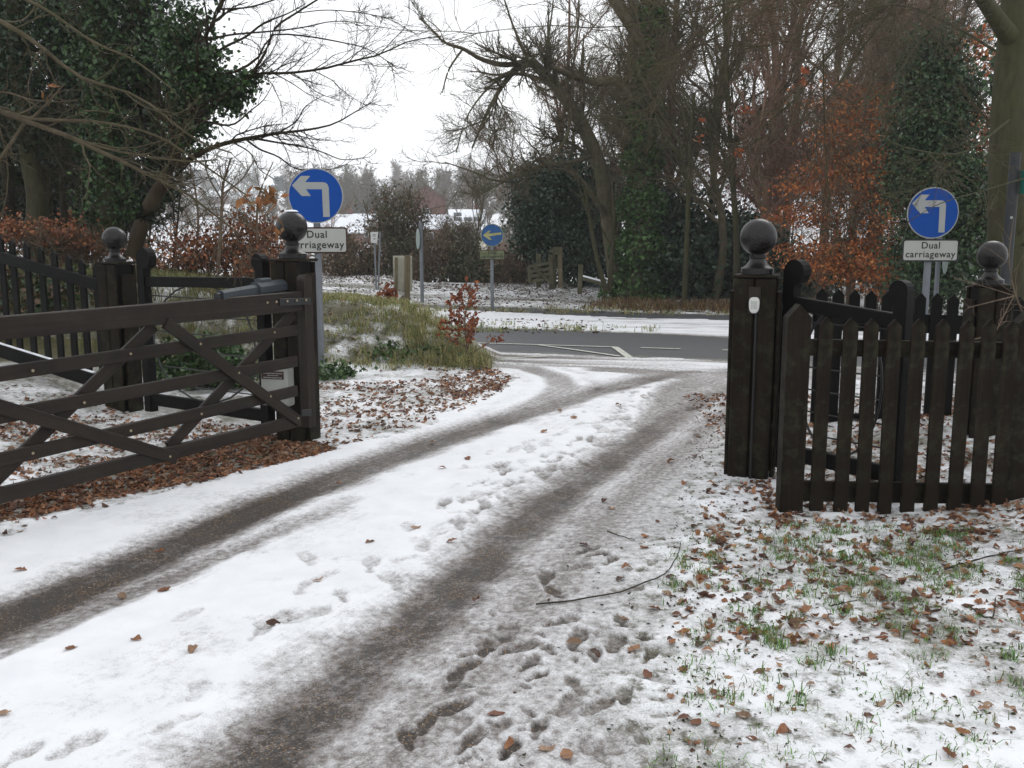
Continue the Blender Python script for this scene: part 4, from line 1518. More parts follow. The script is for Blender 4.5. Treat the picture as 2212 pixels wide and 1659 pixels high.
def cloud(blobs, n, rng, clump=0.35, shell=0.55, fz=.7):
    """points in blobs [(x,y,z,rx,ry,rz)], clustered into clumps"""
    blobs = np.asarray(blobs, float)
    vol = blobs[:, 3] * blobs[:, 4] * blobs[:, 5]
    nc = max(8, n // 45)
    bi = rng.choice(len(blobs), nc, p=vol / vol.sum())
    d = rng.normal(size=(nc, 3)); d /= np.linalg.norm(d, axis=1, keepdims=True)
    r = rng.uniform(shell ** 3, 1, nc) ** (1 / 3.)
    cc = blobs[bi, :3] + d * r[:, None] * blobs[bi, 3:]
    pi = rng.randint(0, nc, n)
    return cc[pi] + rng.normal(size=(n, 3)) * clump * np.array([1, 1, fz]), pi


def make_tree(name, label, cat, limbsPR, levels, bark, group=None, base=None, extra=None, trunk_k=10):
    """limbsPR: (P,R) stack of main limbs; levels: list of grow kwargs"""
    P, R = limbsPR
    if base is None:
        base = P[0, 0]
    e = empty(name, base, label, cat, group)
    lv = [(P - base, R, trunk_k)]
    V, F = tubes(lv)
    fast_mesh("trunk", V, F, bark, None, e, True)
    ls = []
    src = [(P, R)]
    for kw in levels:
        kw = dict(kw)
        frm = kw.pop('frm', -1); k = kw.pop('k', 3)
        PP, RR = src[frm]
        nP, nR = grow(PP, RR, **kw)
        src.append((nP, nR))
        ls.append((nP - base, nR, k))
    V, F = tubes(ls)
    fast_mesh("crown", V, F, bark, None, e, False)
    return e, src


# --- prototype bare trees for the middle and far distance
def bare_proto(seed, H, nm, bark, spread=0.8, n1=16, n2=130, n3=1000, n4=4200, rmin=.006, label="bare tree", base=(0, 0, 0), tk=.013, r3=.008):
    rng = np.random.RandomState(seed)
    base = np.array(base, float)
    tr = np.array([[0, 0, -.3], [.1, 0, H * .2], [-.1, .1, H * .45], [.1, 0, H * .7], [0, .1, H * .97]]) + rng.normal(size=(5, 3)) * .02 * H
    tr[0] = (0, 0, -.3)
    P = resample(tr, 12)[None] + base; R = np.linspace(H * tk, H * .003, 12)[None]
    e, src = make_tree(nm, label, "tree", (P, R), [
        dict(n=n1, rng=rng, t0=.18, t1=.95, lr=.55 * spread, dec=.55, ang=(.5, 1.0), npts=8, rr=.6, up=.10, wob=.14, rmin=.02, k=6),
        dict(n=n2, rng=rng, t0=.2, t1=1, lr=.45, dec=.4, ang=(.4, .9), npts=6, rr=.6, up=.06, wob=.16, rmin=.012, k=4),
        dict(n=n3, rng=rng, t0=.15, t1=1, lr=.5, dec=.4, ang=(.4, 1.0), npts=5, rr=.6, up=.04, wob=.2, rmin=r3, k=3),
        dict(n=n4, rng=rng, t0=.1, t1=1, lr=.5, lmin=.25, dec=.3, ang=(.4, 1.0), npts=3, rr=.7, up=.03, wob=.2, rmin=rmin, k=3)], bark, base=base)
    return e


def place(o, x, y, s=1.0, rz=0.0, label=None, group=None, z=None, sz=None):
    o.location = (x, y, float(terrain(x, y)) if z is None else z)
    o.rotation_euler = (0, 0, rz)
    o.scale = (s, s, sz or s)
    if label: o['label'] = label
    if group: o['group'] = group
    return o


PA = bare_proto(21, 13, "bare_tree", BARKB, n4=5000, rmin=.007)
PB = bare_proto(22, 14, "bare_tree", BARKR, .7, 18, 150, 1100, 5200, rmin=.007)
PC = bare_proto(23, 12, "bare_tree", BARK, 1.0, 14, 120, 900, 4800, rmin=.007)
FA = bare_proto(24, 15, "bare_tree", BARKB, 1.0, 22, 180, 1100, 3000, rmin=.045, tk=.018, r3=.05)
FB = bare_proto(25, 14, "bare_tree", BARK, 1.1, 22, 180, 1100, 3000, rmin=.045, tk=.018, r3=.05)

# right-hand wood: individual bare trees, one place each
wood = [(PB, 7.0, 27.5, .95, "reddish bare tree behind the right gate post, nearest the road"), (PA, 9.6, 30, .95, "brown bare tree right of the right gate post beyond the road"),
        (PC, 12.5, 33, .95, "olive bare tree behind the copper leaves right of centre"), (PB, 5.6, 34.5, 1.0, "reddish bare tree behind the ivy trunk across the road"),
        (PA, 8.0, 38, 1.05, "tall brown bare tree deep in the wood behind the right post"), (PC, 3.0, 40.5, .9, "olive bare tree behind the dark holly"),
        (PB, 11.5, 42, 1.1, "tall reddish bare tree deep in the right wood"), (PA, 16.5, 40, 1.0, "brown bare tree far right in the wood"),
        (PC, 6.3, 46, 1.1, "tall olive bare tree at the back of the wood"), (PB, 15.5, 28, .9, "reddish bare tree behind the right road sign"),
        (PA, 4.4, 37.0, .8, "slender brown bare tree between holly and ivy trunk"), (PC, 19, 33, 1.0, "olive bare tree at the right edge of the wood"),
        (PA, 8.6, 24.6, .75, "smaller brown bare tree directly behind the right gate post ball"), (PB, 11.2, 26.5, .8, "smaller reddish bare tree behind the copper leaves"), (PC, 6.2, 30.0, .9, "olive bare tree just right of the ivy trunk"), (PB, 9.5, 34.5, 1.1, "tall reddish bare tree in the middle of the wood"), (PA, 13.5, 37, 1.15, "tall brown bare tree behind the copper beech"), (PB, 2.0, 36.5, .8, "reddish bare tree left of the elbowed limb's trunk")]
used = set()
for i, (pr, x, y, s, lb_) in enumerate(wood):
    if id(pr) in used:
        o = copy_tree(pr)
    else:
        o = pr; used.add(id(pr))
    place(o, x, y, s, i * 1.7, lb_, "bare trees in the wood across the road")

# mid-distance trees between hedge and houses, then the hazy far ones
rngT = np.random.RandomState(77)
mids = [(-1.6, 46, .52, "slender bare tree right of centre in front of the bungalow"), (-0.2, 52, .5, "bare tree just behind the left-arrow sign across the road"), (-11, 60, .5, "bare tree above the hedge left of the edge-on sign")]
for i, (x, y, s, lb_) in enumerate(mids):
    o = copy_tree((PC, PA, PB)[i % 3])
    place(o, x, y, s, i * 2.1, lb_, "bare trees by the hedge")
far_first = [FA, FB]
far_lab = {}
FAR_L = ["bare grey tree in the hazy line of trees just beyond the roofs across the valley", "pale hazy bare tree on the farthest slope across the valley", "low bare tree among the roofs of the hazy left slope", "small bare garden tree between the nearer snowy roofs"]
def far_tree(x, y, sc_, k=0):
    if far_first:
        o = far_first.pop()
    else:
        o = copy_tree((FA, FB)[rngT.randint(0, 2)])
    place(o, x, y, sc_, rngT.uniform(0, 6), FAR_L[k], ["bare trees beyond the roofs", "bare trees on the farthest slope", "bare trees on the left slope", "bare garden trees"][k])
for i in range(55):
    far_tree(rngT.uniform(-62, 40), rngT.uniform(225, 300), rngT.uniform(.8, 1.15))
for i in range(60):
    far_tree(rngT.uniform(-260, 120), rngT.uniform(330, 640), rngT.uniform(.8, 1.2), 1)
for i in range(48):
    far_tree(rngT.uniform(-160, -58), rngT.uniform(200, 330), rngT.uniform(.45, .75), 2)
for i in range(14):
    far_tree(rngT.uniform(-40, 20), rngT.uniform(165, 200), rngT.uniform(.4, .6), 3)

# --- the big tree with the elbowed limb and the ivy trunk (across the road)
rng = np.random.RandomState(31)
YT = 30.5
LT = [
    [(1372, 655, YT, 62), (1380, 560, YT, 60), (1384, 450, YT, 56), (1388, 340, YT, 52), (1396, 240, YT, 46), (1408, 120, YT, 40), (1412, 0, YT, 34), (1415, -180, YT, 22)],
    [(1405, 110, YT, 34), (1360, 50, YT, 26), (1310, -30, YT, 20), (1280, -140, YT, 12)],
    [(1385, 330, YT, 30), (1368, 250, YT, 26), (1352, 195, YT, 24), (1330, 175, YT, 20), (1290, 178, YT, 18), (1240, 165, YT, 14), (1180, 140, YT - 1, 10)],
    [(1384, 250, YT, 14), (1330, 210, YT, 10), (1300, 195, YT, 8)],
]
ivt, src1 = make_tree("ivy_clad_tree", "tall bare tree with thick ivy up its trunk across the road", "tree", stack(LT), [
    dict(n=60, rng=rng, t0=.35, t1=1, lr=.30, dec=.4, ang=(.4, 1.0), npts=8, rr=.55, up=.10, wob=.15, rmin=.02, k=5, maxl=4.5),
    dict(n=520, rng=rng, t0=.1, t1=1, lr=.45, dec=.4, ang=(.4, .9), npts=5, rr=.6, up=.08, wob=.18, rmin=.010, k=3),
    dict(n=3400, rng=rng, t0=.1, t1=1, lr=.5, lmin=.25, dec=.3, ang=(.4, .9), npts=3, rr=.6, up=.05, wob=.2, rmin=.0065, k=3)], BARK)
ivb = np.array(ivt.location)
P_, R_ = limb(LT[0], 60)
P_ = P_[:48]
n = 11500
ii = rng.randint(0, 46, n)
a_ = rng.uniform(0, 6.28, n)
wid = np.interp(ii, [0, 12, 22, 38, 46], [.95, .68, .54, .46, .38]) * rng.uniform(.6, 1.05, n) * (1 + .3 * np.sin(ii * .9))
C = P_[ii] + np.stack([np.cos(a_) * wid, np.sin(a_) * wid, rng.uniform(-.15, .15, n)], 1)
V, F, c = leaf_quads(C - ivb, .12, rng, [(.035, .08, .016), (.055, .12, .028), (.085, .16, .04)], 1.1)
fast_mesh("ivy", V, F, IVY, c, ivt)

LE = [
    [(1338, 640, YT + .8, 46), (1325, 540, YT + .8, 42), (1312, 450, YT + .8, 38), (1296, 360, YT + .6, 34), (1268, 290, YT + .4, 32), (1236, 232, YT + .2, 30), (1200, 188, YT, 26), (1168, 150, YT, 22), (1140, 130, YT - .3, 24), (1112, 150, YT - .6, 15), (1075, 200, YT - 1.2, 10), (1040, 270, YT - 2, 7), (1020, 320, YT - 2.4, 4)],
    [(1140, 132, YT - .3, 16), (1090, 140, YT - 1, 15), (1040, 128, YT - 1.5, 12), (1000, 105, YT - 2, 10), (960, 92, YT - 2.6, 7), (930, 60, YT - 3, 4), (905, 40, YT - 3, 3)],
    [(1200, 186, YT, 14), (1150, 165, YT - .5, 10), (1100, 160, YT - 1, 8), (1060, 175, YT - 1.4, 6)],
    [(1290, 330, YT + .6, 16), (1240, 350, YT, 14), (1190, 355, YT - 1, 14), (1150, 365, YT - 2, 13), (1120, 375, YT - 2.6, 11), (1075, 392, YT - 3.4, 7), (1020, 370, YT - 4, 5), (960, 350, YT - 4, 3)],
    [(1312, 470, YT + .8, 20), (1285, 430, YT, 16), (1250, 385, YT - .4, 14), (1215, 360, YT - .8, 11)],
    [(1235, 235, YT, 12), (1222, 300, YT - .8, 9), (1180, 350, YT - 1.4, 6), (1120, 400, YT - 2, 4)],
    [(1140, 128, YT - .3, 9), (1110, 60, YT - .5, 6), (1090, 0, YT - .8, 4), (1070, -60, YT - 1, 3)],
    [(1180, 160, YT - .2, 8), (1185, 80, YT - .4, 6), (1195, 0, YT - .4, 4), (1190, -80, YT - .5, 3)],
    [(1235, 225, YT, 9), (1240, 130, YT - .2, 6), (1250, 40, YT - .2, 5), (1250, -60, YT - .2, 3)],
    [(1000, 105, YT - 2, 6), (970, 150, YT - 2.2, 5), (955, 200, YT - 2.4, 3)],
    [(1112, 152, YT - .6, 8), (1060, 185, YT - 1.4, 6), (1010, 250, YT - 2, 4), (985, 330, YT - 2.2, 3)],
]
LE = [[(a, b_, c_, w_ * (.76 if i_ else .92)) for a, b_, c_, w_ in l] for i_, l in enumerate(LE)]
elb, src2 = make_tree("bare_tree", "leaning bare tree whose elbowed limb reaches left into the sky", "tree", stack(LE, 16), [
    dict(n=100, rng=rng, t0=.35, t1=1, lr=.30, dec=.4, ang=(.4, 1.1), npts=7, rr=.5, up=.09, wob=.18, rmin=.014, k=4, maxl=2.6, flat=.3),
    dict(n=1150, rng=rng, t0=.1, t1=1, lr=.55, dec=.4, ang=(.4, 1.0), npts=5, rr=.55, up=.07, wob=.24, rmin=.007, k=3),
    dict(n=4200, rng=rng, t0=.1, t1=1, lr=.5, lmin=.25, dec=.3, ang=(.4, 1.0), npts=4, rr=.6, up=.08, wob=.22, rmin=.0048, k=3)], BARK, "bare trees in the wood across the road")

# --- slender stems in front of the holly
LS = [[(1310, 630, 29, 12), (1290, 560, 29, 10), (1275, 480, 29, 8), (1262, 400, 29, 6)], [(1316, 630, 29.2, 12), (1322, 540, 29.2, 9), (1326, 460, 29.2, 7), (1320, 380, 29.2, 4)],
      [(1478, 660, 28, 12), (1482, 560, 28, 11), (1486, 460, 28, 10), (1490, 330, 28, 8), (1500, 200, 28, 6)], [(1590, 650, 28, 14), (1590, 500, 28, 13), (1580, 350, 28, 11), (1570, 150, 28, 8), (1560, -60, 28, 5)]]
make_tree("slender_tree", "thin pale-stemmed saplings standing before the dark holly", "tree", stack(LS), [
    dict(n=60, rng=rng, t0=.3, t1=1, lr=.35, dec=.3, ang=(.4, 1.0), npts=6, rr=.5, up=.06, wob=.15, rmin=.010, k=3),
    dict(n=700, rng=rng, t0=.2, t1=1, lr=.5, dec=.3, ang=(.4, 1.0), npts=4, rr=.5, up=.04, wob=.2, rmin=.006, k=3)], BARKG)


# --- foliage things
def bush(name, label, blobs, n, size, cols, rng, mat=IVY, stems=(14, 160, 700), bark=BARKD, cat="bush", group=None, clump=.35, shell=.55, aspect=1.4, base=None, fz=.7):
    blobs = np.asarray(blobs, float)
    if base is None:
        bx, by = blobs[:, 0].mean(), blobs[:, 1].mean()
        base = np.array([bx, by, float(terrain(bx, by))])
    e = empty(name, base, label, cat, group)
    C, pi = cloud(blobs, n, rng, clump, shell, fz)
    gz = terrain(C[:, 0], C[:, 1])
    C = C[C[:, 2] > gz + .02]
    V, F, c = leaf_quads(C - base, size, rng, cols, aspect, .2)
    fast_mesh("crown", V, F, mat, c, e)
    if stems[0]:
        k = stems[0]
        bi = rng.randint(0, len(blobs), k)
        b0_ = blobs[bi, :3] + rng.uniform(-.6, .6, (k, 3)) * blobs[bi, 3:] * np.array([1, 1, 0])
        b0_[:, 2] = terrain(b0_[:, 0], b0_[:, 1]) - .1
        t_ = blobs[bi, :3] + rng.uniform(-.9, .9, (k, 3)) * blobs[bi, 3:] * np.array([1, 1, .3]) + np.stack([0 * bi, 0 * bi, blobs[bi, 5] * .7], 1)
        P = np.stack([resample(np.array([a, (a + b) / 2 + rng.normal(size=3) * .1, b]), 8) for a, b in zip(b0_, t_)])
        R = np.linspace(1, .35, 8)[None] * rng.uniform(.02, .05, k)[:, None] * max(.6, min(1.5, blobs[:, 5].mean() / 1.5))
        lv = [(P - base, R, 5)]
        P2, R2 = grow(P, R, stems[1], rng, lr=.4, npts=5, up=.08, rmin=.008)
        lv.append((P2 - base, R2, 3))
        if stems[2]:
            P3, R3 = grow(P2, R2, stems[2], rng, lr=.6, npts=3, up=.05, rmin=.006)
            lv.append((P3 - base, R3, 3))
        V, F = tubes(lv)
        fast_mesh("trunk", V, F, bark, None, e, False)
    return e


def blob(px, py, Y, rpx, rpy, ry=None):
    c = at(px, py, Y)
    s = Y / FPX
    return (c[0], c[1], c[2], rpx * s, (ry if ry else rpx * s), rpy * s)


DKG = [(.012, .028, .012), (.02, .045, .02), (.03, .06, .028), (.05, .08, .045)]
rng = np.random.RandomState(41)
bush("holly_bush", "dark rounded holly across the road right of the left-arrow sign", [blob(1215, 470, 36, 100, 120, 2.2), blob(1180, 420, 36, 70, 70, 1.5), blob(1270, 540, 35, 75, 90, 1.5), blob(1170, 520, 36, 50, 80, 1.2), blob(1250, 420, 36.5, 80, 90, 2)], 34000, .095, DKG, rng, stems=(20, 100, 0), shell=.3)
bush("evergreen_bush", "dark evergreen undergrowth between ivy trunk and right gate post", [blob(1470, 590, 31, 80, 80, 1.5), blob(1560, 560, 32, 90, 95, 1.5), blob(1440, 500, 33, 60, 90, 1.5), blob(1650, 590, 32, 80, 80, 1.5)], 20000, .13, DKG, rng, stems=(14, 80, 0), shell=.3, clump=.4)
bush("evergreen_bush", "dark evergreen bush low behind the right side gate", [blob(1740, 600, 30, 50, 50, 1.2), blob(1950, 600, 26, 60, 50, 1.0), blob(1830, 570, 36, 60, 40, 1.2)], 8000, .12, DKG, rng, stems=(8, 60, 0), shell=.3)

# ivy column at right
bush("ivy_clad_tree", "tall column of dark ivy behind the right-hand road sign", [blob(2020, 560, 19, 75, 110, .8), blob(2040, 430, 19, 85, 100, .9), blob(2010, 310, 19.2, 70, 90, .8), blob(2030, 210, 19.4, 70, 80, .8), blob(2020, 120, 19.6, 50, 60, .6), blob(1965, 400, 19.3, 45, 60, .5), blob(2100, 480, 19, 50, 120, .6)], 38000, .058, [(.015, .032, .012), (.022, .05, .018), (.035, .07, .022), (.05, .09, .03)], rng, stems=(3, 120, 600), shell=.45, clump=.22, cat="tree")
# ivy at the extreme right over the trunk
bush("ivy_clad_tree", "ivy hanging over the smooth trunk at the right edge", [blob(2215, 120, 12.6, 40, 110, .35), blob(2210, 300, 12.4, 30, 120, .3), blob(2205, 480, 12.8, 45, 100, .4), blob(2190, 560, 13.5, 60, 60, .4)], 4200, .07, [(.02, .045, .014), (.035, .07, .022), (.05, .10, .03)], rng, stems=(2, 30, 100), shell=.4, clump=.14, cat="tree")

# copper beech foliage
COP = [(.36, .10, .03), (.50, .165, .045), (.54, .22, .07), (.24, .07, .026), (.30, .13, .05)]
bush("copper_beech", "beech still carrying orange-brown leaves left of the right-hand road sign", [blob(1880, 470, 24, 70, 150, 1.2), blob(1850, 330, 24.5, 85, 90, 1.4), blob(1790, 400, 25, 90, 45, 1.4), blob(1810, 560, 24, 130, 55, 1.6), blob(1900, 260, 24.5, 70, 70, 1.2), blob(1740, 460, 25, 70, 35, 1.2), blob(1900, 590, 24, 50, 60, 1.0), blob(1830, 215, 25, 80, 45, 1.2)], 17000, .058, COP, rng, LEAF, stems=(10, 320, 3200), bark=BARKB, shell=.1, clump=.30, fz=.22, cat="tree")
bush("copper_beech", "sparse russet beech leaves above the right ball-topped post", [blob(2120, 330, 22, 60, 90, 1), blob(2130, 470, 22, 50, 60, 1), blob(2150, 90, 22, 60, 60, 1)], 1900, .08, COP, rng, LEAF, stems=(4, 80, 500), bark=BARKB, shell=.2, clump=.3, cat="tree")
bush("copper_beech", "thin reddish beech deep in the wood above the right gate post", [blob(1600, 420, 40, 180, 120, 2.5), blob(1700, 300, 40, 180, 120, 2.5), blob(1800, 150, 38, 150, 100, 2.5)], 4200, .10, [(.13, .05, .03), (.18, .06, .03)], rng, LEAF, stems=(8, 200, 2500), bark=BARKR, shell=.1, clump=.8, cat="tree")

# --- hedge across the road: separate bushes
HB = [(.12, .09, .06), (.17, .125, .085), (.20, .14, .09), (.09, .095, .055)]
HG = [(.05, .07, .03), (.08, .10, .045), (.10, .08, .05)]
hedge = [(735, 560, 36, 45, 55, HB, "brown hedge bush behind the left road sign pole"), (790, 570, 37, 40, 45, HB, "brown hedge bush behind the small white plate"),
         (850, 470, 39, 75, 75, [(.13, .10, .06), (.09, .10, .05), (.15, .10, .065)], "tall rounded brown-green bush above the hedge"), (870, 570, 38, 50, 55, HG, "greenish hedge bush behind the cream notice board"),
         (940, 560, 37, 40, 60, HB, "brown hedge bush right of the edge-on sign pole"), (1000, 565, 37, 45, 50, HG, "greenish hedge bush left of the left-arrow sign"),
         (985, 505, 39, 30, 30, [(.14, .13, .05), (.10, .10, .04)], "yellow-green willowy bush in front of the bungalow"), (1090, 580, 36, 40, 35, HB, "brown hedge bush between left-arrow sign and field gate"),
         (1040, 590, 36.5, 40, 35, HG, "low greenish bush at the foot of the left-arrow sign")]
for i, (px, py, Y, rx, ry, cols, lb_) in enumerate(hedge):
    c0 = blob(px, py, Y, rx, ry, .9)
    g0 = float(terrain(c0[0], c0[1]))
    bl = [c0, (c0[0] + rng.uniform(-.5, .5), c0[1], (g0 + c0[2]) / 2, c0[3] * .9, .9, max(.4, (c0[2] - g0) * .7))]
    bush("hedge_bush", lb_, bl, 2200 if ry < 70 else 6500, .075, cols, rng, TWIGM if cols is HB else IVY, stems=(34, 420, 2000), bark=BARK if i in (2, 3, 5, 8) else BARKB, group="bushes of the hedge across the road", shell=.2, clump=.25)

# --- left side: beech shrubs with copper leaves
rng = np.random.RandomState(51)
REDB = [(.22, .075, .035), (.30, .105, .045), (.15, .055, .03), (.36, .17, .08), (.14, .08, .05)]
shr = [(60, 480, 15, 110, 32, 2600, "russet beech shrub low behind the left picket fence"), (180, 500, 15.5, 60, 30, 900, "sparse russet shrub above the left pickets"),
       (400, 530, 15, 110, 45, 3400, "copper-leaved beech shrub behind the scroll-topped side gate"), (520, 500, 15.5, 100, 75, 5200, "dense copper-leaved beech shrub left of the left road sign"),
       (580, 560, 14.6, 60, 55, 2600, "copper-leaved beech shrub directly behind the left gate post")]
for px, py, Y, rx, ry, n, lb_ in shr:
    bush("beech_shrub", lb_, [blob(px, py + 22, Y, rx, ry * .8, .7), blob(px + rx * .3, py + 20 + ry * .5, Y, rx * .7, ry * .5, .5)], int(n * .55), .045, REDB, rng, LEAF, stems=(14, 160, 900), bark=BARKB, group="copper-leaved beech shrubs at left", shell=.1, clump=.14)
# tall bare saplings rising from the shrubs
LSs = [[(470, 590, 14.5, 9), (478, 480, 14.5, 7), (482, 400, 14.5, 5), (500, 340, 14.5, 3)], [(420, 590, 15, 7), (428, 480, 15, 5), (420, 400, 15, 4), (405, 340, 15, 2)], [(560, 590, 15, 7), (555, 490, 15, 5), (560, 420, 15, 4), (590, 350, 15, 2)],
       [(480, 420, 14.5, 4), (520, 390, 14.5, 3), (550, 345, 14.5, 2)], [(478, 430, 14.5, 4), (450, 380, 14.5, 3), (440, 330, 14.5, 2)]]
make_tree("bare_sapling", "thin bare saplings rising out of the copper shrubs left of the left road sign", "sapling", stack(LSs), [
    dict(n=46, rng=rng, t0=.3, t1=1, lr=.4, dec=.3, ang=(.4, .9), npts=6, rr=.5, up=.08, wob=.14, rmin=.004, k=3),
    dict(n=320, rng=rng, t0=.2, t1=1, lr=.5, dec=.3, ang=(.4, .9), npts=4, rr=.5, up=.06, wob=.2, rmin=.0025, k=3)], BARKB)

# --- left wood: trunks with ivy
trunks = [
    ([(75, 520, 17, 46), (80, 430, 17, 42), (62, 330, 17, 38), (50, 230, 17, 34), (30, 100, 17, 30), (20, -80, 17, 26)], BARKG, "curving grey-green trunk at the far left of the wood"),
    ([(140, 520, 18, 20), (138, 400, 18, 18), (132, 250, 18, 16), (128, 60, 18, 13), (120, -60, 18, 11)], BARKD, "thin dark trunk second from left in the wood"),
    ([(200, 520, 17, 16), (196, 430, 17, 15), (180, 300, 17, 14), (160, 180, 17, 12), (150, 20, 17, 10)], BARKG, "thin pale stem left of the thick ivy trunk"),
    ([(228, 530, 16, 48), (230, 440, 16, 44), (225, 330, 16, 40), (220, 180, 16, 36), (215, 20, 16, 30), (215, -80, 16, 26)], BARKG, "thick ivy-wrapped trunk above the left ball-topped post"),
    ([(20, 520, 19, 26), (18, 400, 19, 24), (10, 200, 19, 20), (0, -50, 19, 16)], BARKD, "dark trunk at the left edge of the frame"),
    ([(105, 520, 19, 12), (108, 420, 19, 11), (100, 300, 19, 10), (112, 150, 19, 9), (108, -20, 19, 7)], BARKG, "slim pale stem between the two leftmost thick trunks"),
    ([(168, 525, 18.5, 10), (165, 430, 18.5, 9), (176, 330, 18.5, 8), (185, 200, 18.5, 7), (200, 60, 18.5, 6)], BARKT, "slim brown stem leaning right in the left wood"),
    ([(262, 525, 17.5, 12), (268, 430, 17.5, 11), (258, 330, 17.5, 10), (262, 200, 17.5, 8), (250, 60, 17.5, 6)], BARKT, "slim brown stem right of the thick ivy trunk"),
    ([(300, 520, 16.5, 26), (322, 440, 16.5, 24), (345, 380, 16.5, 22), (330, 250, 16.5, 20), (310, 100, 16.5, 16), (300, -60, 16.5, 12)], BARKD, "dark ivy-covered trunk behind the leaning tree at left"),
]
IVG = [(.018, .04, .012), (.028, .062, .018), (.042, .085, .024), (.06, .11, .035)]
IVD = [(.012, .026, .010), (.02, .042, .016), (.032, .06, .022)]
for i, (pts, bk, lb_) in enumerate(trunks):
    P, R = stack([pts], 24)
    e, srcx = make_tree("ivy_clad_tree", lb_, "tree", (P, R), [
        dict(n=14, rng=rng, t0=.25, t1=1, lr=.22, dec=.3, ang=(.5, 1.2), npts=7, rr=.4, up=.05, wob=.2, rmin=.012, k=4, maxl=2.2),
        dict(n=130, rng=rng, t0=.1, t1=1, lr=.5, dec=.3, ang=(.4, 1.0), npts=5, rr=.5, up=.03, wob=.2, rmin=.006, k=3),
        dict(n=700, rng=rng, t0=.1, t1=1, lr=.5, lmin=.2, dec=.3, ang=(.4, 1.0), npts=4, rr=.5, up=.0, wob=.22, rmin=.0035, k=3)], bk, "trunks of the wood at left")
    b = np.array(e.location)
    big = i == 3 or i == len(trunks) - 1
    n = 3800 if big else (1500 if i < 5 and i != 3 else 250)
    ii = rng.randint(3 if big else 8, 23, n)
    wid = (R[0][ii] + rng.uniform(.02, .30 if big else .22, n) * (1 + .5 * np.sin(ii * 1.1 + i)))
    a_ = rng.uniform(0, 6.28, n)
    t_ = rng.uniform(0, 1, n)[:, None]
    C = P[0][ii - 1] * (1 - t_) + P[0][ii] * t_ + np.stack([np.cos(a_) * wid, np.sin(a_) * wid, rng.normal(0, .1, n)], 1)
    V, F, c = leaf_quads(C - b, .075, rng, IVG if i in (3,) else IVD, 1.1)
    fast_mesh("ivy", V, F, IVY, c, e)
_src = [o for o in COL.objects if o.name.startswith('ivy_clad_tree') and o.type == 'EMPTY' and o.get('group') == 'trunks of the wood at left']
for i, (x, y, s_) in enumerate([(-10.5, 15.5, 1.0), (-12.5, 18.5, 1.1), (-14.0, 14.0, .95), (-9.6, 20.5, 1.05), (-16.5, 17.0, 1.0), (-12.0, 22.5, 1.1)]):
    o = copy_tree(_src[(3, 0, 8, 3, 5, 0)[i] % len(_src)])
    place(o, x, y, s_, i * 1.3, "ivy-wrapped tree deeper in the left wood beyond the curving grey-green trunk", "deeper trees of the left wood")
# dark evergreen mass overhead and behind
bush("evergreen_tree", "dark evergreen canopy filling the upper left corner", [blob(330, 80, 17, 120, 140, 1.2), blob(200, 60, 18, 140, 140, 1.5), blob(60, 60, 18.5, 120, 160, 1.5), blob(280, 240, 18, 110, 90, 1.2), blob(390, 180, 16.5, 70, 100, .8)], 19000, .062, [(.018, .042, .012), (.028, .065, .018), (.045, .09, .024), (.02, .035, .015)], rng, stems=(10, 200, 1500), shell=.2, clump=.32, cat="tree", group=None)
bush("evergreen_tree", "dark evergreen undergrowth between the trunks at left", [blob(60, 400, 21, 110, 110, 1.5), blob(180, 390, 21, 90, 110, 1.5), blob(280, 370, 20, 70, 90, 1.2), blob(120, 470, 20, 200, 60, 1.5), blob(-60, 300, 21, 120, 200, 1.5)], 8000, .10, IVD, rng, stems=(16, 160, 900), shell=.15, clump=.4, cat="tree")
bush("conifer_tree", "dark conifer behind the left trunks showing pale sky between", [blob(20, 330, 24, 90, 90, 1), blob(170, 320, 24, 90, 90, 1)], 3200, .12, IVD, rng, stems=(6, 80, 300), shell=.1, clump=.5, cat="tree")

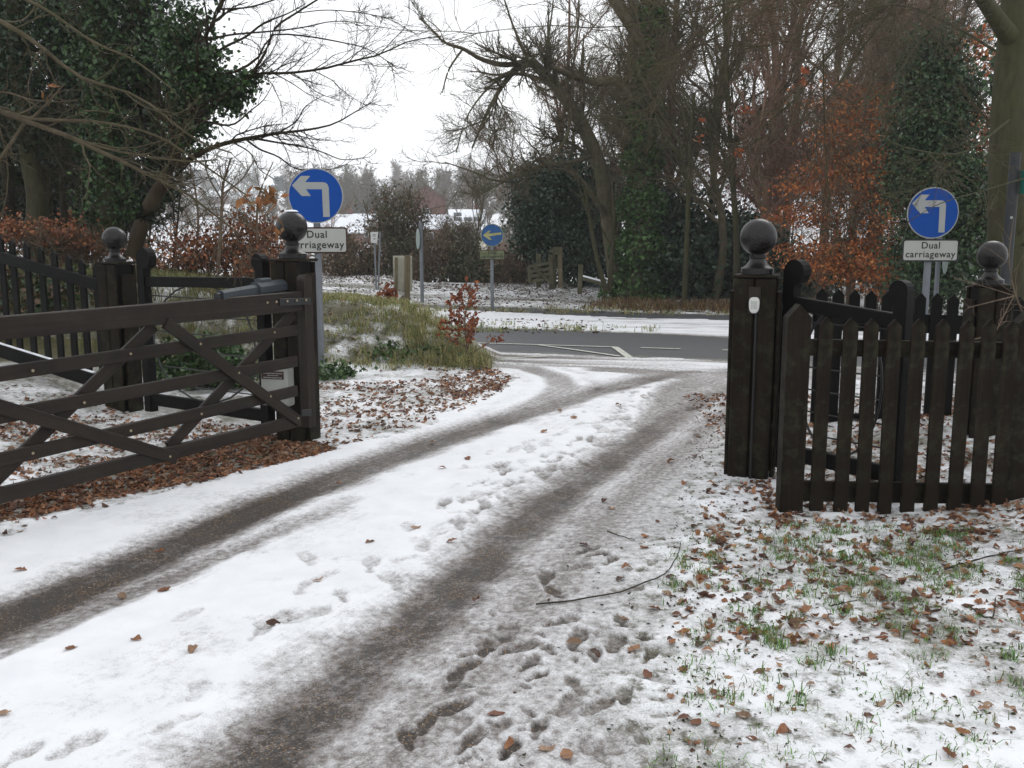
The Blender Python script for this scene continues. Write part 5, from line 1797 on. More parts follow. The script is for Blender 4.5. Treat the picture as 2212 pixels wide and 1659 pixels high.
# --- the leaning tree with long bare limbs into the sky
YL = 14.0
LL = [
    [(288, 555, YL, 34), (300, 500, YL, 32), (320, 450, YL, 30), (350, 400, YL, 30), (376, 362, YL, 28), (378, 320, YL, 24), (395, 270, YL, 22), (420, 215, YL, 20), (425, 160, YL, 16), (440, 90, YL, 13), (470, 30, YL, 10), (500, -60, YL, 7)],
    [(378, 360, YL, 20), (408, 345, YL, 18), (450, 322, YL, 15), (500, 306, YL, 13), (540, 298, YL, 11), (600, 288, YL - .2, 9), (660, 281, YL - .3, 7), (720, 268, YL - .4, 5), (770, 240, YL - .5, 3.5), (812, 215, YL - .5, 2)],
    [(545, 298, YL, 8), (600, 308, YL, 6), (660, 318, YL, 5), (700, 330, YL, 4), (740, 345, YL, 3), (790, 340, YL, 2)],
    [(530, 300, YL, 7), (560, 322, YL, 6), (600, 338, YL, 5), (630, 360, YL, 4), (650, 366, YL, 4), (700, 368, YL, 3), (750, 355, YL, 2)],
    [(500, 306, YL, 5), (540, 330, YL, 4), (560, 365, YL, 3), (590, 385, YL, 2)],
    [(395, 270, YL, 16), (430, 250, YL, 13), (480, 210, YL, 12), (530, 170, YL, 11), (565, 158, YL, 9), (620, 158, YL - .2, 8), (700, 148, YL - .3, 7), (760, 132, YL - .4, 6), (820, 118, YL - .5, 5), (880, 90, YL - .6, 4), (950, 78, YL - .7, 3)],
    [(545, 158, YL, 9), (575, 110, YL, 8), (595, 60, YL, 7), (640, 28, YL, 6), (700, -10, YL, 5), (760, -50, YL, 4)],
    [(425, 180, YL, 10), (470, 165, YL, 9), (520, 150, YL, 8), (560, 122, YL, 7), (570, 100, YL, 5), (590, 75, YL, 5), (660, 78, YL, 5), (740, 92, YL - .2, 4), (800, 108, YL - .3, 3), (860, 150, YL - .3, 2)],
    [(420, 150, YL, 9), (480, 105, YL, 8), (530, 80, YL, 7), (570, 50, YL, 6), (620, 30, YL, 4), (660, 8, YL, 3)],
    [(430, 90, YL, 7), (500, 75, YL, 6), (580, 68, YL, 5), (650, 60, YL, 4), (720, 46, YL, 3), (790, 50, YL, 2)],
    [(400, 260, YL, 9), (440, 262, YL, 7), (500, 270, YL, 6), (540, 240, YL, 4), (570, 215, YL, 3), (590, 180, YL, 2)],
    [(470, 20, YL, 6), (540, 15, YL, 5), (620, -10, YL, 4)],
    [(600, 288, YL, 5), (640, 262, YL, 4), (660, 230, YL, 3), (700, 205, YL, 2)],
    [(820, 118, YL, 3), (850, 85, YL, 2.5), (880, 50, YL, 2), (885, 0, YL, 1.5)],
    [(640, 28, YL, 3), (720, 22, YL, 3), (830, 38, YL, 2.5), (900, 75, YL, 2)],
]
LL = [LL[0]] + [[(a, b_, c_, w_ * .68) for a, b_, c_, w_ in l] for l in LL[1:]]
lean, srcl = make_tree("leaning_tree", "leaning brown tree whose bare mossy limbs spread right across the sky", "tree", stack(LL, 18), [
    dict(n=170, rng=rng, t0=.25, t1=1, lr=.26, dec=.4, ang=(.35, .95), npts=7, rr=.45, up=.05, wob=.16, rmin=.0045, k=4, maxl=1.2, flat=.4),
    dict(n=900, rng=rng, t0=.15, t1=1, lr=.45, dec=.3, ang=(.4, .95), npts=5, rr=.55, up=.06, wob=.2, rmin=.0028, k=3, maxl=.6),
    dict(n=2300, rng=rng, t0=.2, t1=1, lr=.5, lmin=.08, dec=.3, ang=(.4, .9), npts=3, rr=.6, up=.05, wob=.2, rmin=.0022, k=3, maxl=.3)],
    mat_bark("bark_moss_brown", (.015, .010, .006), (.04, .026, .015), (.035, .032, .01), .5))
b = np.array(lean.location)
bl = [blob(500, 175, YL + .2, 60, 28, .3), blob(470, 205, YL + .2, 55, 38, .35), blob(420, 170, YL + .2, 50, 60, .4), blob(410, 250, YL + .2, 45, 60, .35), blob(400, 90, YL + .3, 50, 70, .4), blob(450, 120, YL, 30, 30, .3), blob(400, 330, YL + .2, 28, 40, .25), blob(545, 165, YL, 20, 14, .15)]
C, _ = cloud(bl, 7500, rng, .09, .1)
V, F, c = leaf_quads(C - b, .062, rng, IVG, 1.1)
fast_mesh("ivy", V, F, IVY, c, lean)

# --- near oak branches coming in from the left
YO = 5.2
LO = [
    [(-900, 900, YO + .5, 180), (-880, 500, YO + .5, 160), (-700, 150, YO + .3, 120), (-300, 130, YO, 34), (-60, 215, YO, 13), (60, 265, YO, 11), (170, 303, YO, 10), (270, 352, YO, 8), (350, 392, YO, 6), (440, 440, YO, 4.5), (520, 508, YO, 3)],
    [(-300, -60, YO, 30), (-60, 20, YO, 14), (60, 80, YO, 9), (170, 165, YO, 7), (300, 210, YO, 5), (420, 300, YO, 4), (500, 330, YO, 3)],
    [(-60, 215, YO, 10), (60, 256, YO, 7), (200, 262, YO, 6), (330, 290, YO, 5), (430, 350, YO, 4), (530, 420, YO, 3)],
    [(170, 303, YO, 6), (270, 330, YO, 5), (400, 348, YO, 4), (470, 345, YO, 3)],
    [(-60, -40, YO, 10), (80, 10, YO, 6), (200, 90, YO, 5), (290, 130, YO, 4), (380, 200, YO, 3)],
    [(60, 265, YO, 7), (110, 215, YO, 5), (140, 180, YO, 3)],
    [(-40, 400, YO, 10), (30, 300, YO, 7), (60, 250, YO, 5)],
]
oak, srco = make_tree("oak_tree", "oak standing left of the frame whose near boughs cross the dark wood", "tree", stack(LO, 18), [
    dict(n=90, rng=rng, t0=.35, t1=1, lr=.16, dec=.2, ang=(.4, 1.1), npts=6, rr=.5, up=.02, wob=.22, rmin=.0025, k=3, maxl=.55),
    dict(n=420, rng=rng, t0=.15, t1=1, lr=.5, dec=.3, ang=(.4, 1.0), npts=4, rr=.6, up=.03, wob=.25, rmin=.0016, k=3, maxl=.25)], BARKT, trunk_k=12)
b = np.array(oak.location)
bl = [blob(500, 440, YO, 18, 22, .08), blob(560, 430, YO, 25, 25, .08), blob(590, 500, YO, 12, 25, .06), blob(440, 370, YO, 14, 14, .06), blob(300, 190, YO, 14, 14, .06), blob(80, 180, YO, 14, 12, .06), blob(90, 20, YO, 12, 12, .06), blob(410, 225, YO, 10, 14, .05), blob(620, 400, YO, 10, 20, .05)]
C, _ = cloud(bl, 46, rng, .035, .1)
V, F, c = leaf_quads(C - b, .034, rng, [(.22, .10, .035), (.16, .09, .04), (.28, .12, .05)], 1.9, .6)
fast_mesh("dead_leaves", V, F, LEAF, c, oak)

# --- big smooth trunk at right with overhead boughs
YR = 12.0
LR = [
    [(2182, 760, YR, 80), (2176, 560, YR, 78), (2176, 350, YR, 74), (2184, 180, YR, 70), (2196, 40, YR, 66), (2210, -160, YR, 60)],
    [(2190, 90, YR, 44), (2160, 50, YR - .3, 36), (2110, -20, YR - .8, 28), (2040, -100, YR - 1.2, 24)],
    [(2150, 110, YR - .2, 10), (2050, 50, YR - 1, 9), (1940, 10, YR - 2, 8), (1840, 30, YR - 2.5, 6), (1700, 90, YR - 3, 4), (1560, 110, YR - 3.2, 3)],
    [(2120, 0, YR - .8, 12), (1980, -20, YR - 1.5, 10), (1880, 80, YR - 2, 8), (1820, 170, YR - 2.4, 7), (1760, 240, YR - 2.6, 5), (1640, 300, YR - 3, 4), (1560, 315, YR - 3.2, 2.5)],
    [(2060, -80, YR - 1.2, 12), (1900, 20, YR - 2, 9), (1800, 110, YR - 2.5, 8), (1720, 210, YR - 3, 6), (1640, 280, YR - 3, 4)],
    [(2000, -60, YR - 1.2, 10), (1760, -20, YR - 3, 8), (1600, 0, YR - 3.4, 6), (1480, 30, YR - 3.6, 5), (1330, 60, YR - 3.8, 4), (1180, 55, YR - 4, 3), (1000, 75, YR - 4, 1.8)],
    [(1900, -60, YR - 2, 8), (1790, 60, YR - 3, 6), (1780, 200, YR - 3, 5), (1785, 360, YR - 3, 4), (1800, 480, YR - 3, 2.5), (1830, 560, YR - 3, 1.5)],
    [(2180, 260, YR - .3, 9), (2080, 330, YR - 1.2, 7), (1960, 320, YR - 2, 5), (1880, 290, YR - 2.4, 4), (1800, 330, YR - 2.6, 2.5)],
    [(2230, 380, YR - 3, 5), (2130, 410, YR - 3.4, 4), (2030, 440, YR - 3.8, 3), (1960, 480, YR - 4, 1.6)],
    [(2060, -80, YR - 1, 9), (2000, 60, YR - 2, 7), (1930, 170, YR - 2.6, 5), (1850, 240, YR - 3, 4)],
    [(1600, 0, YR - 3, 6), (1540, 60, YR - 3, 5), (1440, 110, YR - 3.2, 3), (1300, 120, YR - 3.4, 2)],
]
LR = LR[:2] + [[(a, b_, c_, w_ * .62) for a, b_, c_, w_ in l] for l in LR[2:]]
rng = np.random.RandomState(61)
bigt, srcb = make_tree("beech_tree", "tall smooth olive trunk at the right edge with boughs overhanging the road", "tree", stack(LR, 18), [
    dict(n=150, rng=rng, t0=.2, t1=1, lr=.26, dec=.3, ang=(.3, .9), npts=7, rr=.45, up=-.03, wob=.14, rmin=.0045, k=3, maxl=1.5, frm=0),
    dict(n=1500, rng=rng, t0=.1, t1=1, lr=.5, dec=.3, ang=(.3, .8), npts=5, rr=.5, up=-.03, wob=.16, rmin=.0028, k=3, maxl=.8),
    dict(n=5200, rng=rng, t0=.1, t1=1, lr=.5, lmin=.12, dec=.3, ang=(.3, .8), npts=3, rr=.5, up=-.02, wob=.18, rmin=.0020, k=3, maxl=.4)], BARKT, trunk_k=20)
for ch in bigt.children:
    if ch.name.startswith('trunk'):
        ch.data.materials[0] = BARKG
b = np.array(bigt.location)
bl = [blob(1620, 20, 8, 20, 25, .1), blob(1700, 180, 8.5, 120, 120, .5), blob(1560, 380, 9, 100, 100, .5), blob(1760, 420, 8.6, 60, 60, .3), blob(2180, 430, 7.6, 30, 20, .1), blob(1500, 260, 9, 60, 60, .3)]
C, _ = cloud(bl, 50, rng, .03, .1)
V, F, c = leaf_quads(C - b, .036, rng, [(.25, .075, .03), (.18, .05, .02)], 1.7, .6)
fast_mesh("dead_leaves", V, F, LEAF, c, bigt)

# thin shrub twigs in front of the right ball post
YS = 5.9
LW = [[(2230, 720, YS, 4), (2195, 640, YS, 3), (2180, 560, YS, 2.5), (2190, 470, YS, 1.5)], [(2190, 640, YS, 3), (2150, 650, YS, 2.5), (2090, 665, YS, 2)], [(2130, 780, YS, 3), (2150, 720, YS, 2.5), (2190, 640, YS, 2)], [(2240, 690, YS, 3), (2200, 655, YS, 2)],
      [(2150, 720, YS, 2), (2100, 735, YS, 2), (2060, 760, YS, 1.5)], [(2195, 640, YS, 2), (2130, 620, YS, 1.5), (2060, 600, YS, 1)]]
make_tree("bare_sapling", "thin bare twigs poking up in front of the right ball-topped post", "sapling", stack(LW), [
    dict(n=26, rng=rng, t0=.2, t1=1, lr=.4, dec=.3, ang=(.3, .9), npts=5, rr=.6, up=.05, wob=.2, rmin=.0016, k=3)], BARKB)

# --- copper sapling at the tip of the bank
YP = 11.4
LPp = [[(1012, 790, YP, 5), (1008, 740, YP, 4.5), (1004, 690, YP, 3.5), (1014, 640, YP, 2.5), (1018, 608, YP, 1.5)]]
rng = np.random.RandomState(71)
P, R = stack(LPp, 12)
sap, srcs = make_tree("beech_sapling", "young beech sapling with copper leaves at the tip of the grassy bank", "sapling", (P, R), [
    dict(n=34, rng=rng, t0=.12, t1=.9, lr=.46, dec=.8, ang=(.7, 1.3), npts=6, rr=.6, up=.03, wob=.12, rmin=.0025, k=4),
    dict(n=60, rng=rng, t0=.2, t1=1, lr=.4, dec=.3, ang=(.5, .9), npts=4, rr=.6, up=.0, wob=.12, rmin=.0018, k=3)], BARKB)
b = np.array(sap.location)
t2, _ = grow(srcs[2][0], srcs[2][1], 240, rng, lr=.1, lmin=.02, npts=2)
t3, _ = grow(srcs[1][0], srcs[1][1], 260, rng, lr=.1, lmin=.02, npts=2)
C = np.vstack([t2[:, 1], t3[:, 1]])
V, F, c = leaf_quads(C - b, .036, rng, [(.26, .075, .03), (.34, .11, .045), (.18, .05, .025)], 1.7, .3)
fast_mesh("leaves", V, F, LEAF, c, sap)
# copper leaves climbing the notice board post
C, _ = cloud([blob(845, 615, 13.8, 14, 26, .12), blob(838, 650, 13.7, 16, 22, .12), blob(856, 660, 13.7, 10, 14, .1)], 200, rng, .05, .1)
bq = gp(842, 690)
e = empty("beech_sapling", bq, "small copper-leaved sapling in front of the cream notice board", "sapling")
V, F, c = leaf_quads(C - bq, .05, rng, [(.26, .075, .03), (.2, .06, .03)], 1.6, .3)
fast_mesh("leaves", V, F, LEAF, c, e)
m = MB(bq); m.tube([bq, at(842, 650, 13.8), at(846, 600, 13.8)], [.01, .007, .003], 6); m.build("stem", BARKB, e)


# ------------------------------------------------------------------ houses across the valley
def house(x, y, z, w, d, he, hr, yaw, wall, label, wins=2, roofm=None, chim=True, group="houses across the valley", sky=0, gable_front=False):
    e = empty("house", (x, y, z), label, "house", group, yaw)
    m = MB()
    if gable_front:
        m.prism([(-w / 2, 0), (w / 2, 0), (w / 2, he), (0, hr), (-w / 2, he)], (0, d / 2, 0), (1, 0, 0), (0, 0, 1), (0, -1, 0), d)
    else:
        m.prism([(-d / 2, 0), (d / 2, 0), (d / 2, he), (0, hr), (-d / 2, he)], (-w / 2, 0, 0), (0, 1, 0), (0, 0, 1), (1, 0, 0), w)
    m.build("wall", wall, e)
    m = MB()
    t = .25
    if gable_front:
        for s in (-1, 1):
            a = np.array([s * (w / 2 + .5), 0, he - .5 * (hr - he) / (w / 2)]); b = np.array([0, 0, hr])
            m.beam((a + b) / 2 + (0, -d / 2 - .4, t * .5), (a + b) / 2 + (0, d / 2 + .4, t * .5), np.linalg.norm(b - a), t, up=unit(np.cross((b - a), (0, 1, 0)) * (1 if s > 0 else -1) * (-1)), ch=.02)
    else:
        for s in (-1, 1):
            a = np.array([0, s * (d / 2 + .5), he - .5 * (hr - he) / (d / 2)]); b = np.array([0, 0, hr])
            mid = (a + b) / 2
            nrm = unit(np.cross((1, 0, 0), (b - a))) * (1 if s < 0 else -1)
            if nrm[2] < 0: nrm = -nrm
            m.beam(mid + np.array([-w / 2 - .4, 0, 0]) + nrm * t * .5, mid + np.array([w / 2 + .4, 0, 0]) + nrm * t * .5, np.linalg.norm(b - a), t, up=nrm, ch=.02)
    rf = m.build("roof", roofm or SNOWM, e)
    if chim:
        m = MB(); m.beam((w * .3, .3, hr - .8), (w * .3, .3, hr + 1.1), .7, .7, up=(0, 1, 0), ch=.02); m.build("chimney", BRICK, rf)
    for i in range(wins):
        xx = -w / 2 + w * (i + .5) / wins
        fy = -d / 2 - .03
        m = MB(); m.beam((xx - .75, fy, he * .55), (xx + .75, fy, he * .55), .08, 1.2, ch=.01); fr = m.build("window", WHITEP, e)
        for s in (-1, 1):
            m = MB(); m.beam((xx + s * .36 - .3, fy - .045, he * .55), (xx + s * .36 + .3, fy - .045, he * .55), .02, 1.0, ch=.005); m.build("pane", GLASSW, fr)
    for i in range(sky):
        xx = -w * .3 + w * .3 * (i % 3); hh = .35 + .3 * (i // 3)
        a = np.array([xx, -(d / 2) * (1 - hh), he + (hr - he) * hh]); nrm = unit(np.array([0, -(hr - he), d / 2]))
        m = MB(); m.prism([(-.6, -.5), (.6, -.5), (.6, .5), (-.6, .5)], a + nrm * (t + .03), (1, 0, 0), np.cross(nrm, (1, 0, 0)), nrm, .04); m.build("skylight", GLASSW, rf)
    return e


def hz(px, py, Y):
    p = at(px, py, Y); return p


p = hz(1008, 489, 150); house(p[0], 152, p[2] - 3, 5.0, 8, 3, 5.4, .08, RENDER, "pale bungalow with large snowy roof and skylights left of the left-arrow sign", 2, sky=4)
p = hz(1015, 513, 135); house(p[0], 137, p[2] - 2.4, 4.2, 5, 2.4, 3.5, .05, RENDER, "low snow-roofed outbuilding in front of the bungalow", 1, chim=False)
p = hz(917, 455, 190); house(p[0], 190, p[2] - 3, 7.5, 9, 5, 7.5, .15, BRICK, "red brick gabled house above the hedge", 1, gable_front=True, roofm=TILE, chim=False)
p = hz(908, 492, 165); house(p[0], 167, p[2] - 3, 8, 7, 3, 5.0, -.1, BRICK, "snow-roofed house below the red gable", 2)
p = hz(715, 500, 160); house(p[0], 162, p[2] - 3, 9.5, 8, 3, 5.6, .1, BRICK, "snow-roofed house directly right of the left road sign", 2)
p = hz(785, 488, 170); house(p[0], 172, p[2] - 3, 4, 7, 3, 4.9, .1, BRICK, "small gabled house left of the rounded bush", 1, chim=True)
p = hz(1120, 575, 70); house(p[0], 72, p[2] - 1.5, 3.2, 4, 2.0, 3.0, .5, BRICK, "brown-roofed shed beside the holly", 0, roofm=TILE, chim=False)
p = hz(395, 420, 420); house(p[0], 422, p[2] - 5, 13, 14, 5, 8.5, .05, BRICK, "long snow-roofed building high on the far left slope", 3, chim=False)
hl = ["on the far left slope"]
rh = random.Random(3)
rows = [("upper", [(300, 420), (335, 428), (372, 440), (405, 436), (440, 433), (470, 425)]), ("middle", [(318, 455), (352, 470), (385, 462), (420, 458), (452, 455), (500, 470)]), ("lowest", [(330, 490), (360, 500), (405, 488), (465, 485)])]
pos = [(a, b, "%s from left in the %s row of houses" % (["first", "second", "third", "fourth", "fifth", "sixth"][k], nm)) for nm, r_ in rows for k, (a, b) in enumerate(r_)]
for i, (px, py, wh) in enumerate(pos):
    Y = 300 + (500 - py) * 1.4
    p = hz(px, py, Y)
    house(p[0], Y, p[2] - 3, rh.uniform(5, 8), 6, 3, 4.8, rh.uniform(-.5, .5), BRICK if i % 3 else RENDER, "snow-roofed house on the left slope, " + wh, rh.choice([1, 2]), chim=False)
pos = [(1160, 470), (860, 440), (960, 440), (760, 450)]
# distant conifers on the ridge
rng = np.random.RandomState(91)
cn = bush("conifer_tree", "dark blue-green conifer on the ridge at far left", [(0, 0, 8, 7, 7, 4), (0, 0, 12, 4.5, 4.5, 3), (0, 0, 5, 6, 6, 3)], 2600, .9, [(.02, .04, .03), (.03, .05, .035)], rng, stems=(2, 20, 0), shell=.2, clump=1.0, cat="tree", group="dark conifers across the valley", base=np.array([0, 0, 0.0]))
for i, (px, py, Y, s) in enumerate([(350, 395, 560, .8), (385, 385, 560, 1.0), (420, 392, 560, .9), (605, 400, 420, .55), (800, 455, 260, .55), (455, 400, 560, .7), (770, 460, 260, .5), (1000, 400, 500, .6)]):
    o = cn if i == 0 else copy_tree(cn)
    p = at(px, py, Y)
    place(o, p[0], Y, s, i, ["dark conifer first from left on the far ridge", "dark conifer second from left on the far ridge, the tallest clump", "dark conifer third from left on the far ridge", "dark lone conifer left of the left road sign disc", "dark conifer over the roofs right of the left sign", "dark conifer fourth from left on the far ridge", "smaller dark conifer just right of the left road sign", "dark conifer in the far tree line above the bungalow"][i], z=p[2] - 8 * s)

# ------------------------------------------------------------------ leaf litter
def leaf_shape(rng, L, fine=False):
    """curled leaf: 3x2 grid strip, local coords"""
    if fine:
        n = 8
        xs_ = np.linspace(-L / 2, L / 2, n + 1)
        t = np.linspace(0, 1, n + 1)
        w = L * rng.uniform(.24, .36) * np.sin(np.pi * np.clip(t, .03, .985)) ** .8 * (1 + rng.uniform(-.16, .16, n + 1))
        cx_ = rng.uniform(-.8, .9); cy_ = rng.uniform(.0, .9); ph = rng.uniform(0, 6)
        V = []
        for i, x_ in enumerate(xs_):
            yc = .07 * L * math.sin(3 * x_ / L + ph)
            zc = cx_ * x_ * x_ / L + .02 * L * math.sin(9 * x_ / L + ph)
            e_ = cy_ * w[i] * .7
            V += [(x_, yc - w[i], zc + e_ + rng.uniform(-.04, .04) * L), (x_, yc, zc), (x_, yc + w[i], zc + e_ * rng.uniform(.2, 1.4) + rng.uniform(-.04, .04) * L)]
        F = []
        for i in range(n):
            a = i * 3
            F += [(a, a + 3, a + 4, a + 1), (a + 1, a + 4, a + 5, a + 2)]
        V = np.array(V); V[:, 2] -= V[:, 2].min()
        return V, np.array(F)
    n = 3
    xs_ = np.linspace(-L / 2, L / 2, n + 1)
    wk = 1.0
    w = L * .30 * np.array([.12, rng.uniform(.75, 1.1), rng.uniform(.6, 1.05), .06])
    cx_ = rng.uniform(-.9, 1.1); cy_ = rng.uniform(.0, 1.7); wk = rng.uniform(.55, 1.15)
    V = []
    for i, x_ in enumerate(xs_):
        zc = cx_ * x_ * x_ / L * 1.6
        e_ = cy_ * w[i] * .6
        V += [(x_, -w[i], zc + e_), (x_, 0, zc), (x_, w[i], zc + e_ * rng.uniform(.5, 1.2))]
    F = []
    for i in range(n):
        a = i * 3
        F += [(a, a + 3, a + 4, a + 1), (a + 1, a + 4, a + 5, a + 2)]
    return np.array(V), np.array(F)


LC = [(.20, .085, .042), (.27, .12, .06), (.15, .065, .04), (.33, .15, .07), (.11, .055, .038), (.25, .155, .095), (.37, .20, .11), (.09, .047, .03), (.29, .19, .125)]


def scatter_stuff(name, label, pts, L, rng, parent=None, cols=LC, zf=None):
    n = len(pts)
    shapes = [leaf_shape(rng, 1.0) for _ in range(12)]
    Vs, Fs, Cs = [], [], []
    off = 0
    k = rng.randint(0, 12, n)
    for j in range(12):
        m_ = k == j
        q = pts[m_]; nn = len(q)
        if not nn: continue
        S, F = shapes[j]
        rz = rng.uniform(0, 6.28, nn); tx = rng.normal(0, .28, nn); tyy = rng.normal(0, .2, nn)
        s = L * rng.uniform(.6, 1.35, nn)
        c, s_ = np.cos(rz), np.sin(rz)
        P = S[None] * s[:, None, None]
        # tilt
        y2 = P[..., 1] * np.cos(tx)[:, None] - P[..., 2] * np.sin(tx)[:, None]
        z2 = P[..., 1] * np.sin(tx)[:, None] + P[..., 2] * np.cos(tx)[:, None]
        x3 = P[..., 0] * np.cos(tyy)[:, None] + z2 * np.sin(tyy)[:, None]
        z3 = -P[..., 0] * np.sin(tyy)[:, None] + z2 * np.cos(tyy)[:, None]
        xw = x3 * c[:, None] - y2 * s_[:, None]; yw = x3 * s_[:, None] + y2 * c[:, None]
        zmin = z3.min(1, keepdims=True)
        V = np.stack([xw + q[:, 0:1], yw + q[:, 1:2], z3 - zmin * .55 + q[:, 2:3]], -1)
        F2 = (F[None] + (np.arange(nn) * len(S))[:, None, None]).reshape(-1, 4) + off
        Vs.append(V.reshape(-1, 3)); Fs.append(F2); off += nn * len(S)
        col = np.array(cols)[rng.randint(0, len(cols), nn)] * rng.uniform(.7, 1.3, nn)[:, None]
        Cs.append(np.repeat(col, len(S), axis=0))
    o = fast_mesh(name, np.vstack(Vs), np.vstack(Fs), LEAF, np.vstack(Cs), parent)
    return o


def sample_poly(pxpoly, dens, rng, clump=0.5, sc=2.2, world=False):
    Pg = np.array(pxpoly, float) if world else gpl(pxpoly)
    x0, y0 = Pg.min(0); x1, y1 = Pg.max(0)
    n = int((x1 - x0) * (y1 - y0) * dens)
    x = rng.uniform(x0, x1, n); y = rng.uniform(y0, y1, n)
    m_ = inside(x, y, Pg)
    pr = 1 + clump * 3.2 * fbm(x * sc, y * sc, 3)
    m_ &= rng.rand(n) < np.clip(pr, .02, 1)
    x, y = x[m_], y[m_]
    return np.stack([x, y, surf(x, y)], 1)


rng = np.random.RandomState(101)
lit = [
    sample_poly([(-250, 1190), (0, 1090), (300, 1000), (560, 935), (680, 955), (735, 972), (600, 1008), (300, 1072), (0, 1140), (-250, 1270)], 1700, rng, .3),
    sample_poly([(-250, 1000), (0, 900), (200, 905), (420, 910), (600, 930), (660, 960), (300, 1005), (0, 1095), (-250, 1190)], 480, rng, 1.0),
    sample_poly([(0, 830), (220, 870), (300, 905), (0, 960), (-200, 960), (-200, 830)], 240, rng, 1.0),
    sample_poly([(300, 1060), (0, 1130), (-250, 1240), (-250, 1330), (0, 1172), (300, 1085), (520, 1030), (740, 975), (700, 968)], 90, rng, .8),
    sample_poly([(680, 830), (800, 830), (960, 820), (1050, 800), (1108, 818), (1085, 850), (1000, 890), (900, 925), (800, 955), (690, 975)], 330, rng, 1.2),
    sample_poly([(940, 800), (1060, 795), (1105, 818), (1080, 845), (980, 870)], 520, rng, .8),
    sample_poly([[-3.4, 10.9], [-.3, 11.0], [-.3, 11.9], [-1.6, 13.2], [-3.4, 13.6]], 60, rng, 1.4, 2.0, world=True),
    sample_poly([(1590, 1050), (1700, 1040), (2230, 1060), (2230, 1150), (1900, 1160), (1680, 1135)], 560, rng, .8),
    sample_poly([[1.6, 5.6], [4.6, 5.6], [5.5, 9.5], [1.7, 9.5]], 290, rng, .9, world=True),
    sample_poly([(1500, 1140), (1680, 1130), (2230, 1150), (2230, 1400), (1440, 1400)], 250, rng, .8, 3.5),
    sample_poly([(1560, 1000), (1620, 1010), (1680, 1130), (1480, 1160)], 130, rng, .7),
]
allp = np.vstack(lit)
dist = allp[:, 1]
o = scatter_stuff("fallen_leaves", "", allp, .047, rng)
tag(o, "brown fallen beech and oak leaves lying over the snowy edges of the drive", "fallen leaves", kind="stuff")
far = [sample_poly([[-16, 26.5], [8, 24.5], [10, 27], [4, 34], [-16, 38]], 24, rng, .9, .5, world=True), sample_poly([[-14, 33.5], [4, 32.5], [4, 34.5], [-14, 36.6]], 50, rng, .5, .5, world=True),
       sample_poly([[-8, 17], [2, 16.8], [2, 22], [-8, 25]], 10, rng, .9, .7, world=True)]
o = scatter_stuff("fallen_leaves", "", np.vstack(far), .08, rng, cols=[(.10, .05, .035), (.07, .045, .03), (.14, .06, .04), (.08, .07, .04)])
tag(o, "dark dead leaves speckling the snow of the far verge and reservation", "fallen leaves", kind="stuff")

crumb = np.vstack([sample_poly([(1440, 1150), (2230, 1150), (2230, 1720), (1430, 1720)], 420, rng, 1.2, 4.0),
                   sample_poly([(1500, 900), (1600, 900), (1600, 1150), (1450, 1160)], 300, rng, .8, 4.0),
                   sample_poly([(1200, 1200), (1450, 1150), (1440, 1700), (950, 1700)], 60, rng, .8, 4.0)])
o = scatter_stuff("leaf_crumbs", "", crumb, .017, rng, cols=[(.09, .05, .03), (.05, .04, .025), (.14, .08, .05), (.04, .05, .02)])
tag(o, "tiny dark leaf crumbs and bits of debris peppering the snow at right", "leaf crumbs", kind="stuff")

# single leaves near the camera, each a piece of the ground or the driveway
LM = []
for j in range(20):
    S, F = leaf_shape(rng, 1.0, True)
    c = np.array(LC)[j % len(LC)] * rng.uniform(.75, 1.25)
    me_o = fast_mesh("leaf", S, F, LEAF, c[None] * rng.uniform(.7, 1.3, (len(S), 1)))
    me_o.data.polygons.foreach_set('use_smooth', [True] * len(me_o.data.polygons))
    LM.append(me_o.data)
    bpy.data.objects.remove(me_o)


def put_leaf(p, parent, L):
    o = bpy.data.objects.new("leaf", LM[rng.randint(0, len(LM))])
    link(o, parent)
    o.location = (p[0], p[1], p[2] + L * .03)
    o.rotation_euler = (rng.normal(0, .2), rng.normal(0, .16), rng.uniform(0, 6.28))
    o.scale = (L, L, L)


nearl = sample_poly([(1440, 1180), (2230, 1180), (2230, 1700), (1430, 1700)], 85, rng, .6, 3.0)
nearl = nearl[np.argsort(nearl[:, 1])][:245]
for p in nearl:
    put_leaf(p, G['ground'][0], rng.uniform(.02, .058))
dl = [(295, 1390), (590, 1357), (685, 1262), (800, 1178), (898, 1148), (345, 1193), (45, 1240), (5, 1553), (355, 1284), (265, 1292), (1072, 1549), (1030, 1300), (1305, 1085), (1010, 997), (1175, 938), (1240, 908), (1335, 880), (1210, 893),
      (935, 955), (955, 1018), (975, 1175), (1530, 920), (1505, 945), (1370, 1410), (1345, 1345), (1285, 1420), (1440, 1290), (1260, 1180), (1320, 1100), (1500, 990), (1478, 1050), (1390, 1190), (1420, 1130), (1530, 880), (1480, 860), (1450, 1000), (1390, 860), (730, 1045), (155, 1410), (415, 1415), (1340, 1258), (1355, 1235), (1395, 1165), (1225, 1640), (1180, 1625), (1100, 1618), (1415, 1320), (1400, 1465), (1240, 1395)]
for px, py in dl:
    g = gp(px, py)
    put_leaf((g[0], g[1], float(surf(g[0], g[1]))), G['driveway'][0], .06 if py > 1000 else .07)


